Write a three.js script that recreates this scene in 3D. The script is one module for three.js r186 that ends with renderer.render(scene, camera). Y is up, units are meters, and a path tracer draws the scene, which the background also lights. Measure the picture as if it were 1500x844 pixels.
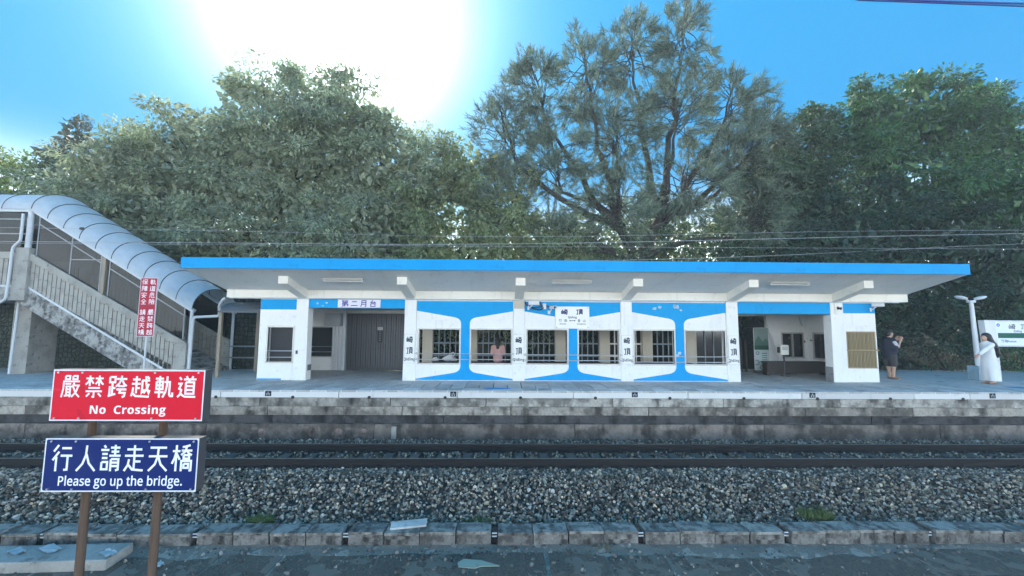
import * as THREE from 'three';
import { mergeGeometries, toCreasedNormals } from 'three/addons/utils/BufferGeometryUtils.js';
import { RoundedBoxGeometry } from 'three/addons/geometries/RoundedBoxGeometry.js';
import { MarchingCubes } from 'three/addons/objects/MarchingCubes.js';

// ---------------------------------------------------------------- camera, sky, sun, exposure
const scene = new THREE.Scene();
const camera = new THREE.PerspectiveCamera(68.9, 1500 / 844, 0.1, 600);
camera.rotation.order = 'YXZ';
camera.position.set(0, 1.85, 0);
camera.rotation.set(THREE.MathUtils.degToRad(5.1), THREE.MathUtils.degToRad(-1.03), THREE.MathUtils.degToRad(0.35));
const SUN = new THREE.Vector3(-0.312, 0.584, -0.749).normalize();
{
  const W = 1024, H = 512, data = new Float32Array(W * H * 4), d = new THREE.Vector3();
  for (let r = 0; r < H; r++) for (let c = 0; c < W; c++) {
    const up = ((r + 0.5) / H - 0.5) * Math.PI, round = ((c + 0.5) / W - 0.5) * 2 * Math.PI;
    d.set(Math.cos(round) * Math.cos(up), Math.sin(up), Math.sin(round) * Math.cos(up));
    const el = Math.max(0, up) * 180 / Math.PI, ang = Math.acos(Math.min(1, d.dot(SUN))) * 180 / Math.PI;
    const h = Math.exp(-Math.pow(el / 10.6, 3)), g1 = 2.4 * Math.exp(-Math.pow(ang / 7.6, 1.45)), g2 = 0.42 * Math.exp(-ang / 10), g3 = 0.21 * Math.exp(-ang / 30);
    const o = (r * W + c) * 4;
    data[o] = 0.0015 + 3.3 * h + g1 + g2 * 0.5 + g3 * 0.18;
    data[o + 1] = 0.135 + 3.45 * h + g1 + g2 * 0.66 + g3 * 0.55;
    data[o + 2] = 0.32 + 3.5 * h + g1 + g2 * 0.7 + g3 * 0.62;
    data[o + 3] = 1;
  }
  const sky = new THREE.DataTexture(data, W, H, THREE.RGBAFormat, THREE.FloatType);
  sky.mapping = THREE.EquirectangularReflectionMapping; sky.magFilter = THREE.LinearFilter; sky.minFilter = THREE.LinearFilter; sky.needsUpdate = true;
  scene.background = sky; scene.environment = sky;
}
const sun = new THREE.DirectionalLight(new THREE.Color(1, 0.93, 0.82), 4.0);
sun.position.copy(SUN).multiplyScalar(80); sun.castShadow = true; sun.shadow.mapSize.set(4096, 4096);
Object.assign(sun.shadow.camera, { left: -45, right: 45, top: 40, bottom: -40, near: 1, far: 200 });
scene.add(sun, sun.target);
scene.fog = new THREE.FogExp2(new THREE.Color(0.86, 0.95, 1), 0.0017);
const renderer = new THREE.WebGLRenderer({ antialias: true });
renderer.setSize(1024, 576);
renderer.shadowMap.enabled = true;
renderer.toneMapping = THREE.LinearToneMapping;
renderer.toneMappingExposure = 2.75;

// ---------------------------------------------------------------- helpers
let seed = 12345;
const rnd = () => { seed = (seed + 0x6d2b79f5) | 0; let t = Math.imul(seed ^ (seed >>> 15), 1 | seed); t = (t + Math.imul(t ^ (t >>> 7), 61 | t)) ^ t; return ((t ^ (t >>> 14)) >>> 0) / 4294967296; };
const rr = (a, b) => a + (b - a) * rnd();
const pick = (a) => a[Math.floor(rnd() * a.length)];
const V = (x, y, z) => new THREE.Vector3(x, y, z);
const clamp = THREE.MathUtils.clamp, lerp = THREE.MathUtils.lerp, sstep = THREE.MathUtils.smoothstep;
const used = new Map();
function numbered(n) { const k = used.get(n) ?? 0; used.set(n, k + 1); return k ? n + '_' + String(k).padStart(3, '0') : n; }
function tag(o, label, category, group, kind) {
  if (label) o.userData.label = label;
  if (category) o.userData.category = category;
  if (group) o.userData.group = group;
  if (kind) o.userData.kind = kind;
  return o;
}
function thing(name, label, category, pos = [0, 0, 0], group, kind) {
  const o = new THREE.Group(); o.name = numbered(name); o.position.set(...pos); scene.add(o);
  return tag(o, label, category, group, kind);
}
function uvBox(g, s = 1, ox = 0, oy = 0) {
  const n = g.index ? g.toNonIndexed() : g; if (!n.attributes.normal) n.computeVertexNormals();
  const p = n.attributes.position, uv = new Float32Array(p.count * 2), a = V(), b = V(), c = V(), e = V();
  for (let i = 0; i < p.count; i += 3) {
    a.fromBufferAttribute(p, i); b.fromBufferAttribute(p, i + 1); c.fromBufferAttribute(p, i + 2);
    e.copy(c).sub(b).cross(b.clone().sub(a)); const x = Math.abs(e.x), y = Math.abs(e.y), z = Math.abs(e.z);
    [a, b, c].forEach((v, k) => {
      const [u, w] = y >= x && y >= z ? [v.x, v.z] : x >= z ? [v.z, v.y] : [v.x, v.y];
      uv[(i + k) * 2] = u / s + ox; uv[(i + k) * 2 + 1] = w / s + oy;
    });
  }
  n.setAttribute('uv', new THREE.BufferAttribute(uv, 2));
  for (const k of Object.keys(n.attributes)) if (!['position', 'normal', 'uv', 'color'].includes(k)) n.deleteAttribute(k);
  return n;
}
const merge = (gs) => gs.length === 1 ? gs[0] : mergeGeometries(gs.map((g) => { const n = g.index ? g.toNonIndexed() : g; for (const k of Object.keys(n.attributes)) if (!['position', 'normal', 'uv'].includes(k)) n.deleteAttribute(k); return n; }));
function mesh(name, g, m, parent) {
  const o = new THREE.Mesh(Array.isArray(g) ? merge(g) : g, m); o.castShadow = o.receiveShadow = true;
  o.name = parent ? name : numbered(name); (parent ?? scene).add(o); return o;
}
// box from min corner to max corner
function bx(x0, x1, y0, y1, z0, z1, bevel = 0, s = 1, ox = rnd(), oy = rnd()) {
  const w = Math.abs(x1 - x0), h = Math.abs(y1 - y0), d = Math.abs(z1 - z0);
  const g = bevel ? new RoundedBoxGeometry(w, h, d, 1, Math.min(bevel, w / 2.1, h / 2.1, d / 2.1)) : new THREE.BoxGeometry(w, h, d);
  g.translate((x0 + x1) / 2, (y0 + y1) / 2, (z0 + z1) / 2);
  return uvBox(g, s, ox, oy);
}
function bar(a, b, w, h, roll = 0) { // a rectangular bar between two points
  const d = b.clone().sub(a), L = d.length(), g = new THREE.BoxGeometry(w, h, L), o = new THREE.Object3D();
  o.position.copy(a).add(b).multiplyScalar(0.5); o.up.set(0, 1, 0); if (Math.abs(d.y) > L * 0.999) o.up.set(0, 0, 1); o.lookAt(b); o.rotateZ(roll); o.updateMatrix();
  return uvBox(g.applyMatrix4(o.matrix), 1, rnd(), rnd());
}
function tube(pts, r, seg = 8, n = 0, tension = 0.2) {
  const c = pts.length === 2 ? new THREE.LineCurve3(pts[0], pts[1]) : new THREE.CatmullRomCurve3(pts, false, 'catmullrom', tension);
  return new THREE.TubeGeometry(c, n || (pts.length - 1) * 6, r, seg, false);
}
function cone(a, b, ra, rb, seg = 10) { // a tapered round bar with end caps
  const d = b.clone().sub(a), g = new THREE.CylinderGeometry(rb, ra, d.length(), seg, 1), o = new THREE.Object3D();
  o.position.copy(a).add(b).multiplyScalar(0.5); o.quaternion.setFromUnitVectors(V(0, 1, 0), d.normalize()); o.updateMatrix();
  return g.applyMatrix4(o.matrix);
}
function prism(pts, depth, z, bevel = 0) { // outline in x, y given as pairs, thickness along z
  const s = new THREE.Shape(); pts.forEach(([x, y], i) => i ? s.lineTo(x, y) : s.moveTo(x, y));
  return extr(s, depth, z, bevel);
}
function extr(s, depth, z, bevel = 0) {
  const g = new THREE.ExtrudeGeometry(s, { depth, bevelEnabled: bevel > 0, bevelSize: bevel, bevelThickness: bevel, bevelSegments: 1, curveSegments: 10 });
  g.translate(0, 0, z); return uvBox(g, 1, 0, 0);
}

// ---------------------------------------------------------------- procedural textures
function hash2(x, y, s) { let h = Math.imul(x, 374761393) ^ Math.imul(y, 668265263) ^ Math.imul(s, 2147483647 - 97); h = Math.imul(h ^ (h >>> 13), 1274126177); return ((h ^ (h >>> 16)) >>> 0) / 4294967296; }
function vnoise(u, v, per, s) { // tileable value noise, per cells across
  const x = u * per, y = v * per, ix = Math.floor(x), iy = Math.floor(y), fx = x - ix, fy = y - iy, m = (k) => ((k % per) + per) % per;
  const sx = fx * fx * (3 - 2 * fx), sy = fy * fy * (3 - 2 * fy);
  return lerp(lerp(hash2(m(ix), m(iy), s), hash2(m(ix + 1), m(iy), s), sx), lerp(hash2(m(ix), m(iy + 1), s), hash2(m(ix + 1), m(iy + 1), s), sx), sy);
}
function fbm(u, v, per, s, oct = 5) { let a = 0, w = 0.5, t = 0; for (let i = 0; i < oct; i++) { a += w * vnoise(u, v, per << i, s + i); t += w; w *= 0.55; } return a / t; }
function dtex(n, fn, srgb = true) {
  const d = new Uint8Array(n * n * 4);
  for (let y = 0; y < n; y++) for (let x = 0; x < n; x++) { const c = fn((x + 0.5) / n, (y + 0.5) / n), o = (y * n + x) * 4; for (let k = 0; k < 3; k++) d[o + k] = clamp((c[k] ?? c[0]) * 255, 0, 255); d[o + 3] = 255; }
  const t = new THREE.DataTexture(d, n, n, THREE.RGBAFormat); t.wrapS = t.wrapT = THREE.RepeatWrapping; t.magFilter = THREE.LinearFilter; t.minFilter = THREE.LinearMipmapLinearFilter; t.generateMipmaps = true;
  if (srgb) t.colorSpace = THREE.SRGBColorSpace; t.needsUpdate = true; return t;
}
// multiplier maps: 1 means the material's own colour; read as linear numbers
const T = {
  weather: dtex(1024, (u, v) => { // old paint: faint rain streaks, chalky clouds, small chips
    const a = fbm(u, v, 4, 3), st = 0.5 * fbm(u, v * 0.1 + 0.2, 22, 211, 4) + 0.5 * fbm(u, v * 0.3, 6, 213, 4), b = fbm(u, v, 40, 9, 3), ch = fbm(u, v, 18, 215, 4), lo = sstep(0.12, 0.0, v);
    let k = 0.985 + 0.08 * (a - 0.5) + 0.05 * (b - 0.5) - 0.13 * sstep(st, 0.54, 0.8); const c = sstep(ch, 0.735, 0.75); k = lerp(k, 0.88, c); return [k, k * 0.992, k * 0.975]; }, false),
  plaster: dtex(512, (u, v) => { const a = fbm(u, v, 4, 3), b = fbm(u, v, 32, 9, 3), s = fbm(u, v * 0.25 + 0.1, 12, 21, 4); const k = 0.93 + 0.05 * (a - 0.5) * 2 + 0.03 * (b - 0.5) - 0.22 * sstep(s, 0.62, 0.9); return [k, k * 0.995, k * 0.985]; }, false),
  concrete: dtex(512, (u, v) => { const a = fbm(u, v, 3, 31), b = fbm(u, v, 48, 5, 3), c = fbm(u, v, 9, 77); let k = 0.55 + 0.5 * a + 0.22 * (b - 0.5); k *= 1 - 0.5 * sstep(c, 0.58, 0.8); return [k, k * 0.985, k * 0.95]; }, false),
  grime: dtex(512, (u, v) => { // weathered wall: streaks that run down, blotches and pits
    const st = 0.6 * fbm(u, v * 0.2 + 0.3, 9, 41, 5) + 0.4 * fbm(u, v, 7, 45, 4), bl = fbm(u, v, 5, 13), f = fbm(u, v, 64, 17, 3), w = fbm(u, v, 12, 91), sp = fbm(u, v, 30, 97, 3);
    let k = 0.86 + 0.4 * (f - 0.5) + 0.3 * (sp - 0.5); k *= 1 - 0.78 * sstep(st, 0.47, 0.7); k *= 1 - 0.55 * sstep(bl, 0.5, 0.72); k += 0.4 * sstep(w, 0.62, 0.8); return [k, k * 0.975, k * 0.92];
  }, false),
  paving: dtex(512, (u, v) => { const a = fbm(u, v, 4, 51), b = fbm(u, v, 64, 55, 2), c = fbm(u, v, 10, 57); let k = 0.82 + 0.3 * (a - 0.5) + 0.16 * (b - 0.5); k *= 1 - 0.32 * sstep(c, 0.6, 0.78); return [k, k, k * 0.98]; }, false),
  ground: dtex(1024, (u, v) => { const a = fbm(u, v, 3, 61), b = fbm(u, v, 90, 63, 3), c = fbm(u, v, 14, 67), d = fbm(u, v, 6, 69); let k = 0.45 + 0.3 * a + 0.4 * (b - 0.5); const dry = sstep(c, 0.46, 0.6) * sstep(d, 0.44, 0.56); k = lerp(k, 1.75 + 0.8 * (b - 0.5), dry * 0.9); return [k, k * lerp(0.99, 0.94, dry), k * lerp(0.97, 0.82, dry)]; }, false),
  rust: dtex(256, (u, v) => { const a = fbm(u, v, 6, 71), b = fbm(u, v, 40, 73, 3); const r = sstep(a, 0.4, 0.6); return [lerp(0.9, 0.62, r) + 0.25 * (b - 0.5), lerp(0.75, 0.42, r) + 0.2 * (b - 0.5), lerp(0.6, 0.26, r) + 0.15 * (b - 0.5)]; }, false),
  metal: dtex(256, (u, v) => { const a = fbm(u, v, 5, 81), b = fbm(u, v, 50, 83, 2); const k = 0.86 + 0.2 * (a - 0.5) + 0.1 * (b - 0.5); return [k, k, k]; }, false),
  soil: dtex(512, (u, v) => { const a = fbm(u, v, 6, 101), b = fbm(u, v, 60, 103, 3); const k = 0.7 + 0.5 * (a - 0.5) + 0.6 * (b - 0.5); return [k, k, k * 0.9]; }, false),
  bump: dtex(512, (u, v) => { const b = fbm(u, v, 24, 105, 5); return [b]; }, false),
  stones: dtex(512, (u, v) => { // rubble facing of the retaining wall, mossy joints
    const N = 18, x = u * N, y = v * N, ix = Math.floor(x), iy = Math.floor(y); let d1 = 9, d2 = 9, id = 0;
    for (let j = -1; j < 2; j++) for (let i = -1; i < 2; i++) { const cx = ix + i, cy = iy + j, m = (k) => ((k % N) + N) % N; const dx = cx + 0.2 + 0.6 * hash2(m(cx), m(cy), 7) - x, dy = cy + 0.2 + 0.6 * hash2(m(cx), m(cy), 8) - y, d = dx * dx + dy * dy; if (d < d1) { d2 = d1; d1 = d; id = hash2(m(cx), m(cy), 9); } else if (d < d2) d2 = d; }
    const e = sstep(Math.sqrt(d2) - Math.sqrt(d1), 0.02, 0.28), k = lerp(0.18, 0.5 + 0.5 * id, e) * (0.8 + 0.4 * fbm(u, v, 40, 3, 3)); return [k * 0.9, k, k * 0.85];
  }, false),
};
const rgb = (r, g, b) => new THREE.Color().setRGB(r, g, b);
const mat = (c, rough = 0.8, o = {}) => new THREE.MeshStandardMaterial({ color: c, roughness: rough, ...o });
const M = {
  white: mat(rgb(0.84, 0.84, 0.82), 0.62, { map: T.weather, bumpMap: T.bump, bumpScale: 0.002 }),
  cream: mat(rgb(0.84, 0.81, 0.73), 0.65, { map: T.weather }),
  soffit: mat(rgb(0.86, 0.86, 0.84), 0.7, { map: T.weather }),
  blue: new THREE.MeshPhysicalMaterial({ color: rgb(0.001, 0.33, 0.72), roughness: 0.6, specularIntensity: 0.35, map: T.weather, bumpMap: T.bump, bumpScale: 0.001 }),
  beige: mat(rgb(0.62, 0.56, 0.45), 0.7, { map: T.plaster }),
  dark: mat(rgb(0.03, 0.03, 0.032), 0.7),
  darkWood: mat(rgb(0.05, 0.042, 0.036), 0.6, { map: T.metal }),
  shutter: mat(rgb(0.075, 0.078, 0.085), 0.45, { map: T.metal, metalness: 0.3 }),
  alu: mat(rgb(0.62, 0.6, 0.55), 0.4, { metalness: 0.35, map: T.metal }),
  steel: mat(rgb(0.6, 0.62, 0.64), 0.3, { metalness: 0.8, map: T.metal }),
  lattice: mat(rgb(0.2, 0.26, 0.28), 0.5, { map: T.metal }),
  whitePaint: mat(rgb(0.78, 0.79, 0.8), 0.4, { map: T.metal }),
  pipe: mat(rgb(0.62, 0.66, 0.68), 0.45, { map: T.metal }),
  tan: mat(rgb(0.3, 0.25, 0.18), 0.55, { map: T.metal }),
  brown: mat(rgb(0.36, 0.26, 0.13), 0.5, { map: T.metal }),
  concrete: mat(rgb(0.42, 0.41, 0.38), 0.9, { map: T.concrete, bumpMap: T.bump, bumpScale: 0.006 }),
  slat: mat(rgb(0.4, 0.385, 0.345), 0.7, { map: T.concrete }),
  sheet: new THREE.MeshPhysicalMaterial({ color: rgb(0.66, 0.72, 0.76), roughness: 0.5, metalness: 0, map: T.metal, transmission: 0.22, thickness: 0, side: THREE.DoubleSide }),
  pane: new THREE.MeshPhysicalMaterial({ color: rgb(0.26, 0.32, 0.32), roughness: 0.05, specularIntensity: 0.35, transmission: 1, thickness: 0, ior: 1.5 }),
  darkGlass: mat(rgb(0.018, 0.022, 0.026), 0.08),
  rail: mat(rgb(0.013, 0.013, 0.014), 0.9, { metalness: 0, map: T.metal }),
  railHead: mat(rgb(0.22, 0.21, 0.2), 0.3, { metalness: 0.9 }),
  sleeper: mat(rgb(0.14, 0.125, 0.11), 0.95, { map: T.concrete }),
  bed: mat(rgb(0.07, 0.068, 0.064), 1, { map: T.soil }),
  rustPost: mat(rgb(0.13, 0.1, 0.085), 0.75, { map: T.rust }),
  signSide: mat(rgb(0.06, 0.06, 0.065), 0.6),
  mud: mat(rgb(0.34, 0.3, 0.25), 1, { map: T.ground, bumpMap: T.ground, bumpScale: 0.01 }),
  ground: mat(rgb(0.2, 0.158, 0.122), 0.97, { map: T.ground, bumpMap: T.ground, bumpScale: 0.03 }),
  soil: mat(rgb(0.022, 0.024, 0.016), 1, { map: T.soil }),
  rubbleWall: mat(rgb(0.055, 0.066, 0.058), 0.95, { map: T.stones, bumpMap: T.stones, bumpScale: 0.06 }),
  bark: mat(rgb(0.06, 0.055, 0.05), 0.95, { map: T.soil, bumpMap: T.bump, bumpScale: 0.03 }),
  black: mat(rgb(0.012, 0.012, 0.013), 0.5),
  skin: mat(rgb(0.55, 0.33, 0.23), 0.6),
  hair: mat(rgb(0.012, 0.01, 0.01), 0.42),
  dress: mat(rgb(0.8, 0.8, 0.79), 0.85),
  shirt: mat(rgb(0.02, 0.025, 0.045), 0.9),
  shorts: mat(rgb(0.05, 0.048, 0.05), 0.9),
  pink: mat(rgb(0.72, 0.42, 0.38), 0.85),
  shoe: mat(rgb(0.2, 0.11, 0.07), 0.7),
};
const pavings = [0.9, 1, 1.06, 0.82, 0.96].map((k) => mat(rgb(0.68 * k, 0.67 * k, 0.655 * k), 0.75, { map: T.paving, bumpMap: T.bump, bumpScale: 0.003 }));
const copings = [0.95, 1, 0.9, 0.84].map((k) => mat(rgb(0.8 * k, 0.8 * k, 0.78 * k), 0.75, { map: T.plaster })); 
const courseMats = [[0.52, 0.5, 0.46], [0.41, 0.38, 0.34], [0.08, 0.08, 0.085], [0.27, 0.235, 0.21]].map((c) => [0.88, 1, 1.12].map((k) => mat(rgb(c[0] * k, c[1] * k, c[2] * k), 0.92, { map: T.grime, bumpMap: T.bump, bumpScale: 0.012 })));  // third course near black: shade of its recess put into the colour
const kerbMats = [0.8, 1, 1.15, 0.9].map((k) => mat(rgb(0.25 * k, 0.245 * k, 0.235 * k), 0.92, { map: T.grime, bumpMap: T.bump, bumpScale: 0.012 }));

// ---------------------------------------------------------------- lettering: each character as strokes on a 100-unit square
const G = {
  '崎': '20,15 20,80|6,35 6,80 34,80|34,35 34,80|42,22 96,22|69,6 69,20 60,38 44,48|69,22 80,36 94,46|40,54 98,54|46,66 70,66 70,84 46,84 46,66|86,54 86,90 78,95 72,92',
  '頂': '4,20 42,20|24,20 24,86 16,92 8,86|46,12 96,12|70,12 66,26|52,26 92,26 92,74 52,74 52,26|52,42 92,42|52,58 92,58|62,76 54,86 42,94|80,76 96,94',
  '嚴': '20,6 42,6 42,20 20,20 20,6|58,6 80,6 80,20 58,20 58,6|8,29 94,29|12,29 12,60 4,95|20,39 50,39|22,50 54,50|28,50 28,88|47,50 47,95|28,62 47,62|28,74 47,74|18,89 55,85|66,34 58,54|64,46 95,46|88,46 78,72 56,94|63,54 76,78 96,94',
  '禁': '6,16 46,16|26,4 26,48|25,18 18,32 5,42|27,18 46,38|54,16 95,16|74,4 74,48|73,18 66,30 56,40|75,18 84,32 96,42|20,56 80,56|8,70 92,70|50,70 50,93 40,93|28,78 12,92|72,78 88,92',
  '跨': '10,10 37,10 37,32 10,32 10,10|24,32 24,86|24,56 40,56|11,48 11,87|4,90 42,80|44,18 97,18|70,4 68,20 58,38 42,50|72,20 82,38 97,48|54,48 88,48|46,62 97,62|66,62 62,76 90,76 87,90 76,94',
  '越': '8,20 47,20|27,6 27,38|4,38 50,38|28,38 28,78|28,56 47,56|12,52 10,72 4,90|8,76 26,89 96,92|56,24 96,24|58,24 58,74 72,62|75,6 79,40 87,66 93,76 97,64|92,38 84,56 68,78|82,8 93,17',
  '軌': '6,16 48,16|12,28 44,28 44,60 12,60 12,28|12,44 44,44|4,73 51,73|28,5 28,96|52,30 80,30 80,82 85,89 96,89 96,74|66,6 66,44 60,72 46,95',
  '道': '46,5 52,16|80,5 74,16|32,19 97,19|63,19 60,30|44,31 86,31 86,79 44,79 44,31|44,47 86,47|44,63 86,63|10,10 21,21|4,37 22,37 11,58 22,63 17,80|3,93 20,80 40,91 97,92',
  '行': '30,5 8,28|34,28 5,58|22,46 22,96|46,16 92,16|42,42 98,42|76,42 76,90 60,91',
  '人': '50,6 48,40 34,70 6,95|50,36 64,68 95,95',
  '請': '18,6 27,15|4,22 43,22|10,36 37,36|10,50 37,50|10,64 37,64 37,89 10,89 10,64|50,14 95,14|54,28 91,28|45,42 99,42|72,4 72,42|54,54 90,54 90,90 78,93|54,54 54,96|54,66 90,66|54,78 90,78',
  '走': '14,20 86,20|50,5 50,42|5,42 95,42|51,42 51,88|51,62 82,62|26,54 22,74 5,95|20,70 44,90 96,93',
  '天': '10,14 90,14|5,44 95,44|50,14 48,46 36,72 6,95|51,46 64,72 95,95',
  '橋': '4,26 41,26|22,5 22,96|21,30 14,52 3,70|23,34 40,56|88,5 66,10 50,12|46,24 98,24|71,10 66,26 45,40|73,24 82,34 97,40|58,40 84,40 84,52 58,52 58,40|48,96 48,60 95,60 95,92 86,94|60,70 82,70 82,84 60,84 60,70',
  '第': '22,4 8,22|16,12 46,12|28,13 34,22|64,4 52,22|58,12 94,12|72,13 78,22|14,31 84,31 84,46|17,46 84,46|17,46 14,62 91,62 88,84 76,86|50,31 50,97|48,64 34,82 8,95',
  '二': '16,24 84,24|5,82 95,82', '月': '24,8 24,56 20,76 8,95|24,8 82,8 82,90 66,93|24,34 82,34|24,60 82,60',
  '台': '48,4 34,24 16,38 84,36|66,22 90,46|20,55 80,55 80,92 20,92 20,55',
  '保': '26,5 18,28 4,48|18,32 18,96|42,10 88,10 88,36 42,36 42,10|34,52 98,52|65,36 65,96|64,54 52,74 32,88|66,54 78,74 98,88',
  '障': '10,6 10,96|10,8 34,8 24,34 34,48 32,60 18,62|68,3 68,12|44,14 96,14|56,16 60,28|82,16 78,28|40,30 98,30|50,40 88,40 88,66 50,66 50,40|50,53 88,53|40,80 98,80|69,66 69,97',
  '安': '50,3 50,14|8,28 8,16 92,16 92,28|44,28 34,56 26,66 56,78 80,95|6,50 95,50|70,50 58,74 12,95',
  '全': '50,4 34,24 6,46|50,4 68,26 95,46|24,46 76,46|26,67 74,67|8,91 92,91|50,46 50,91',
  '危': '40,3 30,18 14,34|36,12 70,12 60,28|12,30 92,30|18,30 16,66 4,96|36,46 74,46 74,66 60,70|36,46 36,86 42,92 88,92 92,78',
  '險': '10,6 10,96|10,8 34,8 24,34 34,48 32,60 18,62|68,3 56,20 40,32|68,3 80,20 97,32|56,34 82,34|46,44 62,44 62,58 46,58 46,44|76,44 92,44 92,58 76,58 76,44|54,60 52,76 42,95|54,76 64,92|84,60 82,76 72,95|84,76 97,95',
  '竹': '24,5 6,40|18,22 46,22|32,24 32,96|66,5 52,38|60,22 95,22|78,22 78,92 66,92', '山': '50,6 50,88|14,34 14,88 86,88|86,34 86,88',
  '南': '10,16 90,16|50,4 50,34|12,96 12,34 88,34 88,92 78,94|34,42 40,54|66,42 60,54|28,58 72,58|24,74 76,74|50,58 50,96',
  '香': '78,4 50,10 22,12|6,26 94,26|50,10 50,52|48,28 32,44 6,54|52,28 68,44 95,54|26,58 76,58 76,96 26,96 26,58|26,76 76,76',
};
function glyph(c, ch, x, y, w, h, lw, col) {
  c.strokeStyle = col; c.lineWidth = lw; c.lineJoin = 'miter'; c.lineCap = 'butt'; c.miterLimit = 3;
  for (const st of G[ch].split('|')) { c.beginPath(); st.split(' ').forEach((p, i) => { const [a, b] = p.split(',').map(Number), X = x + a / 100 * w, Y = y + b / 100 * h; i ? c.lineTo(X, Y) : c.moveTo(X, Y); }); c.stroke(); }
}
function board(w, h, px, draw) { // a printed face, w by h metres
  const cv = document.createElement('canvas'); cv.width = Math.round(w * px); cv.height = Math.round(h * px);
  const c = cv.getContext('2d'); draw(c, cv.width, cv.height);
  const t = new THREE.CanvasTexture(cv); t.colorSpace = THREE.SRGBColorSpace; t.magFilter = THREE.LinearFilter;
  return new THREE.MeshPhysicalMaterial({ map: t, roughness: 0.6, specularIntensity: 0.4 });
}
function face(name, w, h, x, y, z, m, parent, rx = 0, ry = 0) { const g = new THREE.PlaneGeometry(w, h); const o = mesh(name, g, m, parent); o.position.set(x, y, z); o.rotation.set(rx, ry, 0); return o; }
const latin = (c, s, x, y, size, col, weight = 'bold', align = 'center', fam = 'sans-serif') => { c.fillStyle = col; c.font = `${weight} ${size}px ${fam}`; c.textAlign = align; c.textBaseline = 'middle'; c.fillText(s, x, y); };

// ---------------------------------------------------------------- the setting: yard, ballast, platform, hillside
const YARD = -1.6, RAIL_TOP = -1.05;
const sm = (a, b, x) => sstep(x, a, b);
{
  const g = new THREE.PlaneGeometry(500, 420, 2, 2).rotateX(-Math.PI / 2); g.translate(0, YARD - 0.02, -30);
  tag(mesh('ground', uvBox(g, 3.1), M.ground), 'dark hard-packed soil under the whole yard', null, null, 'structure');
}
// uneven cracked slabs in front of the kerb
const yard = thing('pavement', 'dark worn paved strip in front of the kerb, with pale dried mud', null, [0, 0, 0], null, 'structure');
{
  let k = 0;
  for (let row = 0; row < 3; row++) {
    let x = -16 + row * 0.7;
    while (x < 16) {
      const w = rr(0.7, 1.45), z1 = -6.80 + row * 0.78, z0 = z1 + rr(0.71, 0.77), y = YARD + 0.03 + rr(-0.004, 0.004);
      const p = mesh('paving_slab', bx(x, x + w - rr(0.01, 0.06), y - 0.1, y, z1, z0, 0.006, 2.3), M.ground, yard);
      p.rotation.y = rr(-0.0015, 0.0015); x += w; k++;
    }
  }
}
mesh('dried_mud', uvBox(new THREE.PlaneGeometry(36, 3, 1, 1).rotateX(-Math.PI / 2).translate(0, YARD + 0.021, -5.6), 1.7), M.mud, yard);
// ballast bed under the stones
const bedY = (z) => z < -11.25 ? lerp(-1.36, -1.25, sm(-12.2, -11.25, z)) : z < -9.0 ? (z > -10.56 && z < -9.52 ? -1.275 : -1.25) : lerp(-1.245, -1.42, sm(-9.0, -7.15, z));
{
  const nx = 60, nz = 30, g = new THREE.PlaneGeometry(70, 5.1, nx, nz).rotateX(-Math.PI / 2), p = g.attributes.position;
  for (let i = 0; i < p.count; i++) { const z = p.getZ(i) - 9.62; p.setXYZ(i, p.getX(i), bedY(z) - 0.035 + 0.02 * (vnoise(p.getX(i) / 10 + 5, z / 10 + 5, 9, 3) - 0.5), z); }
  g.computeVertexNormals(); tag(mesh('track_bed', uvBox(g, 1.7), M.bed), 'dark ballast bed under the track stones', null, null, 'structure');
}
function stoneGeo(det, s) {
  const g = new THREE.IcosahedronGeometry(1, det), p = g.attributes.position, v = V(), sx = rr(0.8, 1.25), sy = rr(0.6, 0.85), sz = rr(0.75, 1.1), cuts = Array.from({ length: 8 }, () => [V(rr(-1, 1), rr(-1, 1), rr(-1, 1)).normalize(), rr(0.42, 0.8)]);
  for (let i = 0; i < p.count; i++) { v.fromBufferAttribute(p, i); for (const [n, d] of cuts) { const e = v.dot(n) - d; if (e > 0) v.addScaledVector(n, -e); } p.setXYZ(i, v.x * sx, v.y * sy, v.z * sz); }
  g.computeVertexNormals(); g.deleteAttribute('uv'); return g;
}
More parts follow.
